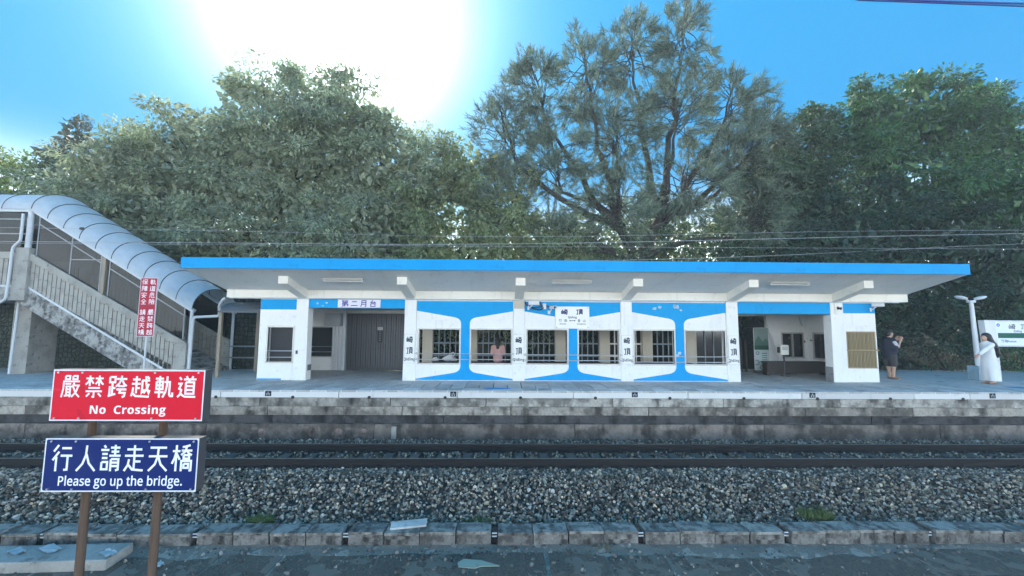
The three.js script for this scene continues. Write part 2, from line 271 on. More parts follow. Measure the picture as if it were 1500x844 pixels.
{
  const ballast = thing('ballast_gravel', 'loose grey and tan crushed stones filling the track bed from the kerb to the platform wall', null, [0, 0, 0], null, 'stuff');
  const kinds = 5, lists = Array.from({ length: kinds }, () => []);
  const drop = (x, z, s, up) => lists[Math.floor(rnd() * kinds)].push([x, bedY(z) + up, z, s]);
  const fill = (n, z0, z1, X, layers = 1) => { for (let i = 0; i < n; i++) { const z = rr(z0, z1), x = rr(-X, X); drop(x, z, rr(0.019, 0.042) * (rnd() < 0.07 ? 1.4 : 1), rr(-0.03, 0.026)); } };
  fill(25000, -9.42, -7.16, 12.5); for (let i = 0; i < 11000; i++) { const x = rr(-15.5, 15.5), ph = Math.abs((((x + 18.6) / 0.612) % 1 + 1.5) % 1 - 0.5) * 0.612; if (ph > 0.17 || rnd() < 0.06) drop(x, rr(-10.55, -9.52), rr(0.02, 0.042), ph > 0.17 ? rr(0.01, 0.06) : 0.06); } fill(11000, -12.15, -10.63, 16.5);
  // a heap line along the near side of the rail and at the kerb
  fill(3600, -9.4, -9.02, 12.5); fill(2200, -7.5, -7.18, 11);
  const m = new THREE.Matrix4(), q = new THREE.Quaternion(), e = new THREE.Euler(), col = new THREE.Color(), stoneMat = mat(rgb(1, 1, 1), 0.88, { bumpMap: T.bump, bumpScale: 0.002 });
  lists.forEach((l, k) => {
    const im = new THREE.InstancedMesh(stoneGeo(1, 1), stoneMat, l.length); im.name = 'stones'; im.castShadow = im.receiveShadow = true; im.userData.kind = 'stuff';
    l.forEach(([x, y, z, s], i) => {
      m.compose(V(x, y, z), q.setFromEuler(e.set(rr(0, 6.3), rr(0, 6.3), rr(0, 6.3))), V(s, s * rr(0.8, 1.1), s)); im.setMatrixAt(i, m);
      const t = rnd(), b = t < 0.5 ? rr(0.03, 0.13) : t < 0.87 ? rr(0.14, 0.36) : rr(0.34, 0.58), w = rr(0.12, 0.4);
      im.setColorAt(i, col.setRGB(b * (1 + w), b * (1 + w * 0.25), b * (1 - w * 0.7)));
    });
    ballast.add(im);
  });
}
// the track
{
  const tr = thing('railway_track', 'single railway track of two rusty rails on sleepers between platform and kerb', 'railway track');
  const prof = [[-0.064, -0.03], [0.064, -0.03], [0.064, -0.015], [0.013, 0.005], [0.011, 0.09], [0.035, 0.104], [0.035, 0.14], [0.027, 0.15], [-0.027, 0.15], [-0.035, 0.14], [-0.035, 0.104], [-0.011, 0.09], [-0.013, 0.005], [-0.064, -0.015]];
  for (const z of [-10.6, -9.48]) {
    const s = new THREE.Shape(); prof.forEach(([a, b], i) => i ? s.lineTo(a, b) : s.moveTo(a, b));
    const g = new THREE.ExtrudeGeometry(s, { depth: 80, bevelEnabled: false }); g.rotateY(Math.PI / 2); g.translate(-40, RAIL_TOP - 0.15, z);
    const r = mesh('rail', uvBox(g, 0.8), M.rail, tr);
    mesh('rail_head', bx(-40, 40, RAIL_TOP + 0.001, RAIL_TOP + 0.003, z - 0.024, z + 0.024), M.railHead, r);
  }
  const N = 62, sg = [0, 1, 2].map(() => bx(-0.11, 0.11, -0.14, 0, -1.0, 1.0, 0.02, 1.3));
  const clip = merge([bx(-0.05, 0.05, 0, 0.05, -0.025, 0.025), cone(V(0, 0.04, 0), V(0, 0.075, 0), 0.018, 0.018, 6)]);
  for (let i = 0; i < N; i++) {
    const s = mesh('sleeper', sg[i % 3], M.sleeper, tr); s.position.set(-18.6 + i * 0.612 + rr(-0.03, 0.03), RAIL_TOP - 0.18, -10.04); s.rotation.y = rr(-0.012, 0.012);
    for (const z of [-0.65, -0.47, 0.47, 0.65]) { const c = mesh('rail_clip', clip, M.rail, s); c.position.z = z; }
  }
}
// kerb of dark blocks, four to a length with a gap between
{
  const kerb = thing('kerb', 'long low kerb of weathered grey concrete blocks in front of the ballast', null, [0, 0, 0], null, 'structure');
  const P = 2.31; let run = 0; const capMats = [0.9, 1, 1.1].map((k) => mat(rgb(0.34 * k, 0.325 * k, 0.3 * k), 0.9, { map: T.grime, bumpMap: T.bump, bumpScale: 0.006 }));
  for (let x0 = -0.08 - 6 * P; x0 < 14; x0 += P, run++) {
    const short = rr(-0.02, 0.02);
    for (let i = 0; i < 4; i++) {
      const w = (P - 0.09) / 4, x = x0 + i * w, j = rr(-0.012, 0.012), t = rr(-0.012, 0.008), n = pick(kerbMats);
      const e = x + w - rr(0.006, 0.014), b = mesh('kerb_block', bx(x + 0.005, e, YARD - 0.05, -1.398 + t, -7.15 + j, -6.853 + j, rr(0.004, 0.01), 0.9), n, kerb); mesh('block_cap', bx(x + 0.004, e, -1.396 + t, -1.35 + t, -7.16 + j, -6.838 + j, rr(0.006, 0.014), 0.9), pick(capMats), b);
      b.rotation.z = rr(-0.003, 0.003);
      if (rnd() < 0.14) { const s = mesh('chipped_corner', stoneGeo(1), n, kerb); s.position.set(x + w, -1.6, -6.78); s.scale.setScalar(0.045); }
    }
    const gap = [bx(x0 + P - 0.085, x0 + P - 0.012, YARD, -1.4, -7.12, -6.95)]; mesh('dark_joint', gap, M.black, kerb);
    for (const y of [-1.395, -1.44]) mesh('white_pipe', tube([V(x0 + P - 0.088, y, -6.9), V(x0 + P - 0.008, y, -6.9)], 0.011, 8), M.whitePaint, kerb);
  }
}
// dried silt washed against the foot of the kerb
{
  const nx = 420, g = new THREE.PlaneGeometry(24, 1, nx, 6).rotateX(-Math.PI / 2), p = g.attributes.position;
  for (let i = 0; i < p.count; i++) { const x = p.getX(i), f = p.getZ(i) + 0.5, W = 0.1 + 0.42 * Math.pow(fbm(x / 24 + 2, 0.3, 18, 5, 5), 1.6) * 1.6; p.setXYZ(i, x, YARD + 0.036 + (0.05 * (1 - f) * fbm(x / 24 + 2, f, 60, 6, 3)) - 0.018 * f, -6.86 + f * W); }
  g.computeVertexNormals(); tag(mesh('dried_silt', uvBox(g, 1.3), M.mud), 'pale dried silt along the foot of the kerb', null, null, 'structure');
}
// far platform: core, wall of four courses, coping, paving
{
  const pf = thing('platform', 'raised concrete station platform with stained wall facing the track', null, [0, 0, 0], null, 'structure');
  mesh('platform_core', bx(-42, 42, -1.5, -0.07, -18.6, -12.34, 0, 2), M.bed, pf);
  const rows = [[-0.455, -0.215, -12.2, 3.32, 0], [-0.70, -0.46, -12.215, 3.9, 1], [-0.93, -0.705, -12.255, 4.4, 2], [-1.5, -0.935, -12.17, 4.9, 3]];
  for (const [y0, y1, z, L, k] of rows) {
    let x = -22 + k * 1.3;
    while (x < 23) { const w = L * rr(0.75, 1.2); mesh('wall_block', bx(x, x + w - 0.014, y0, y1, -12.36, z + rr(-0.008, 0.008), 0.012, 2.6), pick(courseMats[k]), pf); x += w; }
  }
  // white painted edge stones, their dark marks and drain holes
  let x = -22.9; 
  while (x < 23) { const w = pick([3.3, 3.35, 1.65, 3.3]); mesh('coping_stone', bx(x, x + w - 0.016, -0.212, -0.001, -12.6, -12.17 + rr(-0.004, 0.004), 0.014, 3.1), pick(copings), pf); x += w; }
  for (let i = -8; i < 10; i++) mesh('drain_hole', cone(V(0.46 + i * 2.14 + 0.02, -0.2, -12.18), V(0.46 + i * 2.14 + 0.02, -0.2, -12.158), 0.045, 0.045, 12), M.black, pf);
  const plaque = board(0.17, 0.16, 300, (c, w, h) => { c.fillStyle = '#12161c'; c.fillRect(0, 0, w, h); c.fillStyle = '#c9d4dc'; c.fillRect(w * 0.14, h * 0.42, w * 0.72, h * 0.1); c.fillRect(w * 0.45, h * 0.12, w * 0.1, h * 0.24); c.fillRect(w * 0.2, h * 0.66, w * 0.2, h * 0.18); c.fillRect(w * 0.6, h * 0.66, w * 0.2, h * 0.18); });
  for (const px of [-6.63, -1.43, 3.75, 8.9, 14.2]) { const b = mesh('edge_plaque', bx(px - 0.085, px + 0.085, -0.17, -0.03, -12.18, -12.16), M.signSide, pf); face('plaque_face', 0.16, 0.13, px, -0.1, -12.157, plaque, b); }
  for (const [x, r] of [[-6.75, 0.11], [-5.35, 0.12], [-4.62, 0.12], [-3.93, 0.11]]) { const g = new THREE.CircleGeometry(r, 24); g.translate(x, -1.17, -12.1585); mesh('painted_mark', uvBox(g), mat(rgb(0.33, 0.25, 0.23), 0.9, { map: T.grime }), pf); }
  mesh('marker_post', bx(-3.13, -3.0, -1.33, -0.99, -12.16, -12.08, 0.01), M.concrete, pf);
  // paving slabs laid with open joints
  const zs = [-12.175, -12.62, -13.42, -14.22, -15.02, -15.82, -16.62];
  const X0 = -20, W = 0.428;
  for (let r = 0; r < 3; r++) for (let i = 0; i < 96; i++) {
    const xa = X0 + i * W, y = 0 + rr(-0.004, 0.004), over = r ? 0 : 0.02;
    if (r === 2 && i % 2) continue;
    const ww = r === 2 ? 2 * W : W;
    mesh('paving_slab', bx(xa + 0.012, xa + ww - 0.014, -0.055, y, zs[r + 1] + 0.01, zs[r] - 0.008 + over, 0.008, 1.9), pick(pavings), pf);
  }
  mesh('platform_floor', bx(-42, 42, -0.062, -0.006, -18.6, -14.23, 0, 1.9), pavings[1], pf);
  mesh('platform_floor', bx(-42, -20.01, -0.055, -0.004, -14.225, -12.18, 0, 1.9), pavings[0], pf);
  mesh('platform_floor', bx(21.1, 42, -0.055, -0.004, -14.225, -12.18, 0, 1.9), pavings[2], pf);
  // blue paint spots left on the slabs
  const spot = new THREE.Shape(); spot.absellipse(0, 0, 0.42, 0.16, 0, Math.PI * 2);
  for (const [sx, sz] of [[-0.2, -12.55], [16.2, -13.1]]) { const g = new THREE.ShapeGeometry(spot, 24).rotateX(-Math.PI / 2); g.translate(sx, 0.0075, sz); mesh('paint_spot', uvBox(g), M.blue, pf); }
}
// rising ground behind
{
  const nx = 70, nz = 24, g = new THREE.PlaneGeometry(160, 70, nx, nz).rotateX(-Math.PI / 2), p = g.attributes.position;
  for (let i = 0; i < p.count; i++) { const x = p.getX(i), z = p.getZ(i) - 52.9; const t = Math.max(0, -z - 18.4); p.setXYZ(i, x, -0.4 + 3.2 * (1 - Math.exp(-t / 5)) + 0.06 * t + 1.2 * (vnoise(x / 80 + 3, z / 80 + 3, 9, 5) - 0.5) * Math.min(1, t / 6), z); }
  g.computeVertexNormals(); tag(mesh('hillside', uvBox(g, 2.3), M.soil), 'dark earth bank rising behind the platform under the trees', null, null, 'structure');
  const w = mesh('retaining_wall', [bx(-42, -9.0, -0.02, 3.1, -18.3, -17.75, 0.03, 3.2), bx(-42, -9, 3.1, 3.22, -18.35, -17.7, 0.02, 2)], M.rubbleWall);
  tag(w, 'dark mossy rubble retaining wall behind the stairway', 'retaining wall');
}
// ---------------------------------------------------------------- the station shelter
const ZF = -14.25, ZB = -17.4;
const st = thing('station_building', 'long low white and blue platform shelter with a wide flat canopy', 'station building', [0, 0, 0]);
const COLX = [[-6.985, -6.585], [-3.36, -2.965], [0.31, 0.68], [3.963, 4.35], [7.59, 7.995], [11.22, 11.66]];
const SOF = (z) => 3.0 + Math.max(0, z + 14.3) * 0.235;
{ // roof: butterfly section run along x
  const s = new THREE.Shape(); // x of the shape is -z
  [[12.3, 3.465], [12.3, 3.77], [15.9, 3.4], [19.6, 3.77], [19.6, 3.465], [17.4, 3.0], [14.3, 3.0]].forEach(([a, b], i) => i ? s.lineTo(a, b) : s.moveTo(a, b));
  const g = new THREE.ExtrudeGeometry(s, { depth: 23.38, bevelEnabled: false }); g.rotateY(Math.PI / 2); g.translate(-9.4, 0, 0);
  const roof = mesh('roof', uvBox(g, 3), M.soffit, st);
  mesh('fascia', bx(-9.42, 14.0, 3.455, 3.775, -12.302, -12.27, 0.006, 3), M.blue, roof);
  mesh('fascia', bx(-9.34, 14.1, 3.455, 3.79, -19.64, -19.604, 0.006, 3), M.blue, roof);
  mesh('beam', bx(-9.33, 13.95, 2.735, 2.998, -14.62, -14.24, 0.008, 3), M.cream, st);
  mesh('beam', bx(-9.0, 13.6, 2.735, 2.998, -17.6, -17.25, 0.008, 3), M.cream, st);
}
for (const [i, [a, b]] of COLX.entries()) {
  const c = (a + b) / 2, w0 = (b - a) / 2;
  const g = new THREE.BoxGeometry(1, 2.735, 1), p = g.attributes.position; // slightly tapered pier
  for (let k = 0; k < p.count; k++) { const low = p.getY(k) < 0; p.setXYZ(k, c + Math.sign(p.getX(k)) * (w0 + (low ? 0.012 : -0.006)), p.getY(k) + 1.3675, ZF - 0.18 + Math.sign(p.getZ(k)) * 0.18); }
  g.computeVertexNormals(); mesh('column', uvBox(g, 2.7, rnd(), rnd()), M.white, st);
  // cantilever bracket
  const s = new THREE.Shape(); [[12.92, SOF(-12.92) + 0.05], [12.92, 3.085], [14.24, 2.735], [14.24, 3.05]].forEach(([x, y], k) => k ? s.lineTo(x, y) : s.moveTo(x, y));
  const bg = new THREE.ExtrudeGeometry(s, { depth: 0.3, bevelEnabled: false }); bg.rotateY(Math.PI / 2); bg.translate(c - 0.15, 0, 0);
  mesh('bracket', uvBox(bg, 2), M.cream, st);
  mesh('column_collar', bx(a - 0.02, b + 0.02, 2.69, 2.738, ZF - 0.1, ZF + 0.012), M.pipe, st);
}
mesh('plaster_patch', bx(0.325, 0.665, 2.42, 2.685, ZF - 0.02, ZF + 0.009, 0.003), M.beige, st);
mesh('conduit', tube([V(-9.2, 2.712, -14.2), V(13.6, 2.712, -14.2)], 0.017, 8, 2), M.pipe, st);
// --- walls with window openings
function wallPanel(x0, x1, holes, z0, depth, m = M.white, top = 2.735) {
  const s = new THREE.Shape(); s.moveTo(x0, 0); s.lineTo(x1, 0); s.lineTo(x1, top); s.lineTo(x0, top); s.closePath();
  for (const [a, b, c, d] of holes) { const h = new THREE.Path(); h.moveTo(a, c); h.lineTo(a, d); h.lineTo(b, d); h.lineTo(b, c); h.closePath(); s.holes.push(h); }
  const g = new THREE.ExtrudeGeometry(s, { depth, bevelEnabled: false }); g.translate(0, 0, z0 - depth);
  return mesh('wall', uvBox(g, 2.9, rnd(), rnd()), m, st);
}
function frame(a, b, c, d, z, t = 0.05, m = M.alu, dep = 0.12, parent = st) { // window frame round an opening
  return mesh('window_frame', [bx(a - t, b + t, d, d + t, z - dep, z + 0.012, 0.004), bx(a - t, b + t, c - t, c, z - dep, z + 0.03, 0.004), bx(a - t, a, c + 0.001, d - 0.001, z - dep, z + 0.012, 0.004), bx(b, b + t, c + 0.001, d - 0.001, z - dep, z + 0.012, 0.004)], m, parent);
}
const ZW = ZF - 0.04;
for (const [k, ry] of [[1, [0.9, 0.71]], [2, [0.875, 0.69]], [3, [0.835, 0.65]]]) {
  const x0 = COLX[k][1] + 0.004, x1 = COLX[k + 1][0] - 0.004, c = (x0 + x1) / 2 + 0.015, hs = [[c - 1.55, c - 0.2, 0.58, 1.7], [c + 0.2, c + 1.55, 0.58, 1.7]];
  const w = wallPanel(x0, x1, hs, ZW, 0.15);
  for (const h of hs) frame(h[0], h[1], h[2], h[3], ZW, 0.045, M.alu, 0.1, w);
  // blue hourglass painted on the white wall
  const f = 0.148, s = new THREE.Shape();
  s.moveTo(x0 + 0.004, 2.66); s.lineTo(x1 - 0.004, 2.66); s.lineTo(x1 - 0.004, 2.33); s.lineTo(c + 0.42, 2.125); s.quadraticCurveTo(c + f, 2.09, c + f, 1.9);
  s.lineTo(c + f, 0.47); s.quadraticCurveTo(c + f + 0.01, 0.29, c + 0.42, 0.25); s.lineTo(x1 - 0.004, 0.06); s.lineTo(x1 - 0.004, 0.02); s.lineTo(x0 + 0.004, 0.02); s.lineTo(x0 + 0.004, 0.06);
  s.lineTo(c - 0.42, 0.25); s.quadraticCurveTo(c - f - 0.01, 0.29, c - f, 0.47); s.lineTo(c - f, 1.9); s.quadraticCurveTo(c - f, 2.09, c - 0.42, 2.125); s.lineTo(x0 + 0.004, 2.33); s.closePath();
  mesh('painted_band', extr(s, 0.004, ZW + 0.001), M.blue, w);
  for (const y of ry) mesh('handrail', tube([V(x0 - 0.03, y, ZF + 0.05), V(x1 + 0.03, y, ZF + 0.05)], 0.016, 8, 2), M.steel, st);
  for (const y of ry) for (const x of [x0 + 0.02, x1 - 0.02]) mesh('rail_bracket', [bx(x - 0.03, x + 0.03, y - 0.04, y + 0.04, ZW, ZW + 0.015), cone(V(x, y, ZW), V(x, y, ZF + 0.05), 0.014, 0.014, 8)], M.steel, st);
}
const chipMat = mat(rgb(0.46, 0.6, 0.7), 0.8, { map: T.plaster });
// peeled paint, two pale patches on the fourth wall and stem
for (const [px, py, s] of [[5.15, 2.45, 0.09], [5.9, 2.52, 0.11], [5.32, 2.5, 0.07], [6.05, 2.4, 0.05], [5.85, 2.56, 0.06], [5.95, 0.95, 0.075], [5.9, 0.87, 0.06], [-6.3, 2.55, 0.05], [-6.0, 2.57, 0.045], [-6.12, 2.47, 0.04]]) {
  const sh = new THREE.Shape(), n = 11; for (let i = 0; i < n; i++) { const a = i / n * Math.PI * 2, q = s * rr(0.55, 1.2); i ? sh.lineTo(px + Math.cos(a) * q, py + Math.sin(a) * q * 0.7) : sh.moveTo(px + Math.cos(a) * q, py + Math.sin(a) * q * 0.7); }
  const g = new THREE.ShapeGeometry(sh); g.translate(0, 0, py > 2 && px < 0 ? ZF - 0.0295 : ZW + 0.0085); mesh('peeled_paint', uvBox(g), chipMat, st);
}
// left end wall with one window
{
  const w = wallPanel(-8.2, -6.99, [[-7.9, -7.08, 0.6, 1.74]], ZW, 0.15); frame(-7.9, -7.08, 0.6, 1.74, ZW, 0.05, M.alu, 0.1, w);
  mesh('painted_band', bx(-8.195, -6.995, 2.34, 2.68, ZW + 0.001, ZW + 0.005), M.blue, w); mesh('painted_band', bx(-8.19, -7.4, 0.005, 0.05, ZW + 0.001, ZW + 0.005), M.blue, w);
  for (const y of [0.96, 0.75]) mesh('handrail', tube([V(-7.92, y, ZF - 0.03), V(-7.06, y, ZF - 0.03)], 0.016, 8, 2), M.steel, st);
  mesh('interior_shade_sheet', bx(-7.9, -7.08, 0.6, 1.74, ZW - 0.19, ZW - 0.17), M.dark, st);  // dark sheet added behind the opening to stand for the unlit room
  mesh('switch_box', bx(-6.93, -6.87, 0.86, 0.98, ZF, ZF + 0.03, 0.006), M.signSide, st);
  mesh('wall', bx(-8.2, -8.05, 0, 2.735, -17.4, ZW - 0.152, 0, 2.9), M.white, st);
}
// right end wall with the slatted window
{
  const w = wallPanel(11.664, 12.8, [[11.78, 12.72, 0.5, 1.68]], ZW, 0.15); frame(11.78, 12.72, 0.5, 1.68, ZW, 0.035, M.brown, 0.1, w);
  mesh('painted_band', bx(11.67, 12.795, 2.34, 2.68, ZW + 0.001, ZW + 0.005), M.blue, w);
  const sl = [0.9, 1, 1.15].map((k) => mat(rgb(0.34 * k, 0.26 * k, 0.14 * k), 0.5)); const sg = bx(-0.0105, 0.0105, 0.5, 1.68, -0.02, 0.02, 0.003);
  for (let i = 0; i < 19; i++) { const s = mesh('slat', sg, sl[i % 3], st); s.position.set(11.806 + i * 0.0494, 0, ZW + 0.012); }
  mesh('slat_rail', bx(11.7, 12.83, 1.06, 1.1, ZW + 0.034, ZW + 0.05, 0.004), M.brown, st);
  mesh('interior_shade_sheet', bx(11.78, 12.72, 0.5, 1.68, ZW - 0.13, ZW - 0.11), M.dark, st);  // dark sheet added behind the slats as shade in their gaps
  mesh('wall', bx(12.65, 12.8, 0, 2.735, -17.4, ZW - 0.152, 0, 2.9), M.white, st);
}
// headers over the two open bays
mesh('header', bx(-6.58, -3.364, 2.4, 2.735, ZF - 0.2, ZF - 0.03, 0, 2.9), M.blue, st);
mesh('header', bx(7.999, 11.216, 2.3, 2.735, ZF - 0.2, ZF - 0.03, 0, 2.9), M.blue, st);
mesh('pier_base', bx(11.19, 11.665, 0, 0.5, ZF - 0.362, ZF - 0.02, 0.004), mat(rgb(0.3, 0.31, 0.32), 0.8, { map: T.concrete }), st);
mesh('pier_base', bx(-6.66, -6.575, 0, 0.5, ZF - 0.38, ZF - 0.1, 0.004), mat(rgb(0.2, 0.2, 0.21), 0.8, { map: T.concrete }), st);
// --- the back of the hall
mesh('wall', bx(-8.05, 12.65, 2.3, 2.735, ZB - 0.15, ZB, 0, 2.9), M.white, st);
wallPanel(-8.05, -6.5, [[-7.92, -6.99, 0.56, 1.72]], ZB + 0.002, 0.15, M.white, 2.3); frame(-7.92, -6.99, 0.56, 1.72, ZB, 0.04);
mesh('window_pane', bx(-7.92, -6.99, 0.56, 1.72, ZB - 0.09, ZB - 0.08), M.darkGlass, st);
for (const y of [0.74, 0.95]) mesh('handrail', tube([V(-7.94, y, ZB + 0.05), V(-6.97, y, ZB + 0.05)], 0.015, 8, 2), M.steel, st);
mesh('shutter_box', bx(-7.25, -6.6, 1.79, 2.31, ZB + 0.01, ZB + 0.3, 0.02), mat(rgb(0.45, 0.47, 0.48), 0.55, { map: T.metal }), st);
for (let i = 0; i < 6; i++) mesh('folding_gate_leaf', bx(-6.985 + i * 0.07, -6.985 + i * 0.07 + 0.055, 0.01, 1.775, ZB + 0.06 + (i % 2) * 0.05, ZB + 0.1 + (i % 2) * 0.05, 0.008), M.whitePaint, st);
mesh('door_post', bx(-6.555, -6.43, 0, 2.45, ZB + 0.01, ZB + 0.16, 0.008), M.pipe, st);
mesh('door_lintel', bx(-6.43, -3.4, 2.31, 2.46, ZB + 0.01, ZB + 0.2, 0.008), M.alu, st);
{ const sg = bx(-0.0475, 0.0475, 0.01, 2.3, -0.02, 0.02, 0.01); for (let i = 0; i < 30; i++) { const s = mesh('shutter_slat', sg, M.shutter, st); s.position.set(-6.38 + i * 0.1, 0, ZB + (i % 2) * 0.012); } }
const notice = board(0.2, 0.62, 200, (c, w, h) => { c.fillStyle = '#23262b'; c.fillRect(0, 0, w, h); c.fillStyle = '#c3c2bd'; c.fillRect(0, 0, w, h * 0.2); c.fillStyle = '#777'; for (let i = 0; i < 3; i++) c.fillRect(w * 0.15, h * (0.04 + i * 0.05), w * 0.7, h * 0.02); c.fillStyle = '#8f9190'; for (let i = 0; i < 5; i++) { c.fillRect(w * 0.3, h * (0.28 + i * 0.14), w * 0.42, h * 0.03); c.fillRect(w * 0.45, h * (0.27 + i * 0.14), w * 0.08, h * 0.09); } });
face('door_notice', 0.2, 0.62, -5.07, 1.44, ZB + 0.045, notice, st);
// back piers and the metal lattice gates between them
for (const x of [-3.12, -1.31, 0.5, 2.31, 4.13, 5.9, 7.72]) mesh('back_pier', bx(x - 0.21, x + 0.21, 0, 2.3, ZB - 0.18, ZB + 0.12, 0.008, 2.9), M.beige, st);
const gates = [[-2.9, -1.53], [-1.09, 0.28], [0.73, 2.09], [2.53, 3.91], [4.35, 5.68], [6.12, 7.5]];
for (const [k, [a, b]] of gates.entries()) {
  const gate = new THREE.Group(), n = 6, gm = k === 4 ? M.alu : M.lattice; gate.name = 'lattice_gate'; st.add(gate); for (let i = 0; i <= n; i++) mesh('bar', bx(lerp(a, b, i / n) - 0.022, lerp(a, b, i / n) + 0.022, 0.08, 2.28, ZB - 0.04, ZB), gm, gate);
  for (const y of [0.1, 0.62, 1.12, 2.24]) mesh('cross_rail', bx(a - 0.02, b + 0.02, y - 0.03, y + 0.03, ZB - 0.03, ZB + 0.012), gm, gate);
}
mesh('dark_door', bx(7.95, 9.3, 0, 2.3, ZB - 0.08, ZB - 0.02), M.darkGlass, st);
for (const g of [bx(8.3, 8.34, 0, 2.2, ZB, ZB + 0.03), bx(8.66, 8.7, 0, 2.2, ZB, ZB + 0.03), bx(9.26, 9.3, 0, 2.3, ZB, ZB + 0.05)]) mesh('door_bar', g, M.lattice, st);
{
  for (let i = 0; i < 4; i++) mesh('gate_bar', bx(9.4 + i * 0.2, 9.46 + i * 0.2, 0, 1.3, ZB - 0.02, ZB + 0.03), M.dark, st);
  wallPanel(10.95, 12.65, [[11.6, 12.44, 0.62, 1.58]], ZB + 0.002, 0.15, M.white, 2.3);
  frame(11.6, 12.44, 0.62, 1.58, ZB, 0.06, M.alu); mesh('window_frame', bx(12.0, 12.05, 0.62, 1.58, ZB - 0.06, ZB + 0.01), M.alu, st);
  for (const [a, b] of [[11.6, 12.0], [12.05, 12.44]]) mesh('window_pane', bx(a, b, 0.62, 1.58, ZB - 0.08, ZB - 0.07), M.darkGlass, st);
  // window on the side wall, facing the hall
  mesh('window_frame', [bx(12.6, 12.65, 1.58, 1.65, -17.05, -15.2), bx(12.59, 12.65, 0.55, 0.62, -17.05, -15.2), bx(12.6, 12.65, 0.621, 1.579, -17.05, -16.98), bx(12.6, 12.65, 0.621, 1.579, -16.1, -16.03), bx(12.6, 12.65, 0.621, 1.579, -15.27, -15.2)], M.alu, st);
  for (const [a, b] of [[-16.98, -16.1], [-16.03, -15.27]]) mesh('window_pane', bx(12.62, 12.648, 0.621, 1.579, a, b), M.darkGlass, st);
  mesh('wall_vent_pipe', tube([V(12.3, 2.3, ZB + 0.06), V(12.36, 2.05, ZB + 0.06), V(12.42, 1.9, ZB + 0.06)], 0.03, 8), M.pipe, st);
}
// --- things in and on the shelter
function bench(label, x0, x1, z, y = 0.43) {
  const t = thing('bench', label, 'bench', [(x0 + x1) / 2, 0, z], 'dark benches inside the shelter'); const L = (x1 - x0) / 2;
  mesh('seat', bx(-L, L, y - 0.05, y, -0.22, 0.22, 0.012), M.darkWood, t); mesh('apron', bx(-L + 0.02, L - 0.02, 0.1, y - 0.051, 0.12, 0.16, 0.01), M.darkWood, t);
  for (const x of [-L + 0.08, L - 0.08]) mesh('leg', bx(x - 0.04, x + 0.04, 0, y - 0.051, -0.2, 0.11, 0.01), M.darkWood, t);
}
bench('dark wooden bench under the windows of the right open bay', 10.1, 12.5, -16.3, 0.52);
bench('dark bench inside behind the first pair of wall openings', -2.8, 0.1, -16.7, 0.42);
bench('dark bench inside behind the second pair of wall openings', 0.9, 3.8, -16.7, 0.42);
bench('dark bench inside behind the third pair of wall openings', 4.5, 7.4, -16.7, 0.42);
// column name plates: two characters and the romanised name
const plateMat = board(0.36, 0.97, 420, (c, w, h) => {
  c.fillStyle = '#eceae2'; c.fillRect(0, 0, w, h); c.strokeStyle = '#b9b7ad'; c.lineWidth = 3; c.strokeRect(2, 2, w - 4, h - 4);
  glyph(c, '崎', w * 0.2, h * 0.06, w * 0.6, h * 0.24, 11, '#20263a'); glyph(c, '頂', w * 0.2, h * 0.43, w * 0.6, h * 0.26, 11, '#20263a'); latin(c, 'Qiding', w / 2, h * 0.86, w * 0.36, '#161b2c');
});
[['second', 1], ['third', 2], ['fourth', 3], ['fifth', 4]].forEach(([n, k]) => {
  const [a, b] = COLX[k], t = thing('column_sign', `white vertical name plate on the ${n} white column from the stairway end`, 'sign', [(a + b) / 2, 1.06, ZF + 0.008], 'name plates on the shelter columns');
  mesh('plate', bx(-0.18, 0.18, -0.485, 0.485, -0.008, 0.008), M.whitePaint, t); face('plate_face', 0.36, 0.97, 0, 0, 0.011, plateMat, t);
});
{ // station name board
  const t = thing('station_name_board', 'white hanging station name board in the middle of the shelter front', 'sign', [2.31, 2.13, ZW + 0.03]);
  mesh('panel', bx(-0.58, 0.58, -0.375, 0.375, -0.028, 0.02, 0.006), M.whitePaint, t);
  face('panel_face', 1.15, 0.74, 0, 0, 0.023, board(1.15, 0.74, 520, (c, w, h) => {
    c.fillStyle = '#f0efe9'; c.fillRect(0, 0, w, h);
    glyph(c, '崎', w * 0.17, h * 0.1, w * 0.2, h * 0.27, 15, '#232a63'); glyph(c, '頂', w * 0.61, h * 0.1, w * 0.2, h * 0.27, 15, '#232a63');
    latin(c, 'Qiding', w / 2, h * 0.49, h * 0.13, '#2a3162');
    glyph(c, '竹', w * 0.1, h * 0.57, w * 0.09, h * 0.14, 5, '#4a4f66'); glyph(c, '南', w * 0.26, h * 0.57, w * 0.09, h * 0.14, 5, '#4a4f66'); glyph(c, '香', w * 0.65, h * 0.57, w * 0.09, h * 0.14, 5, '#4a4f66'); glyph(c, '山', w * 0.81, h * 0.57, w * 0.09, h * 0.14, 5, '#4a4f66');
    c.fillStyle = '#33384f'; c.fillRect(w * 0.42, h * 0.63, w * 0.16, h * 0.025); for (const s of [-1, 1]) { c.beginPath(); c.moveTo(w * (0.5 + s * 0.095), h * 0.6425); c.lineTo(w * (0.5 + s * 0.06), h * 0.6); c.lineTo(w * (0.5 + s * 0.06), h * 0.685); c.fill(); }
    latin(c, 'Zhunan', w * 0.22, h * 0.79, h * 0.085, '#5a5f72'); latin(c, 'Xiangshan', w * 0.77, h * 0.79, h * 0.085, '#5a5f72');
  }), t);
  for (const x of [-0.53, 0.53]) for (const y of [-0.33, 0.33]) mesh('bolt', cone(V(x, y, 0.02), V(x, y, 0.03), 0.014, 0.014, 8), M.signSide, t);
}
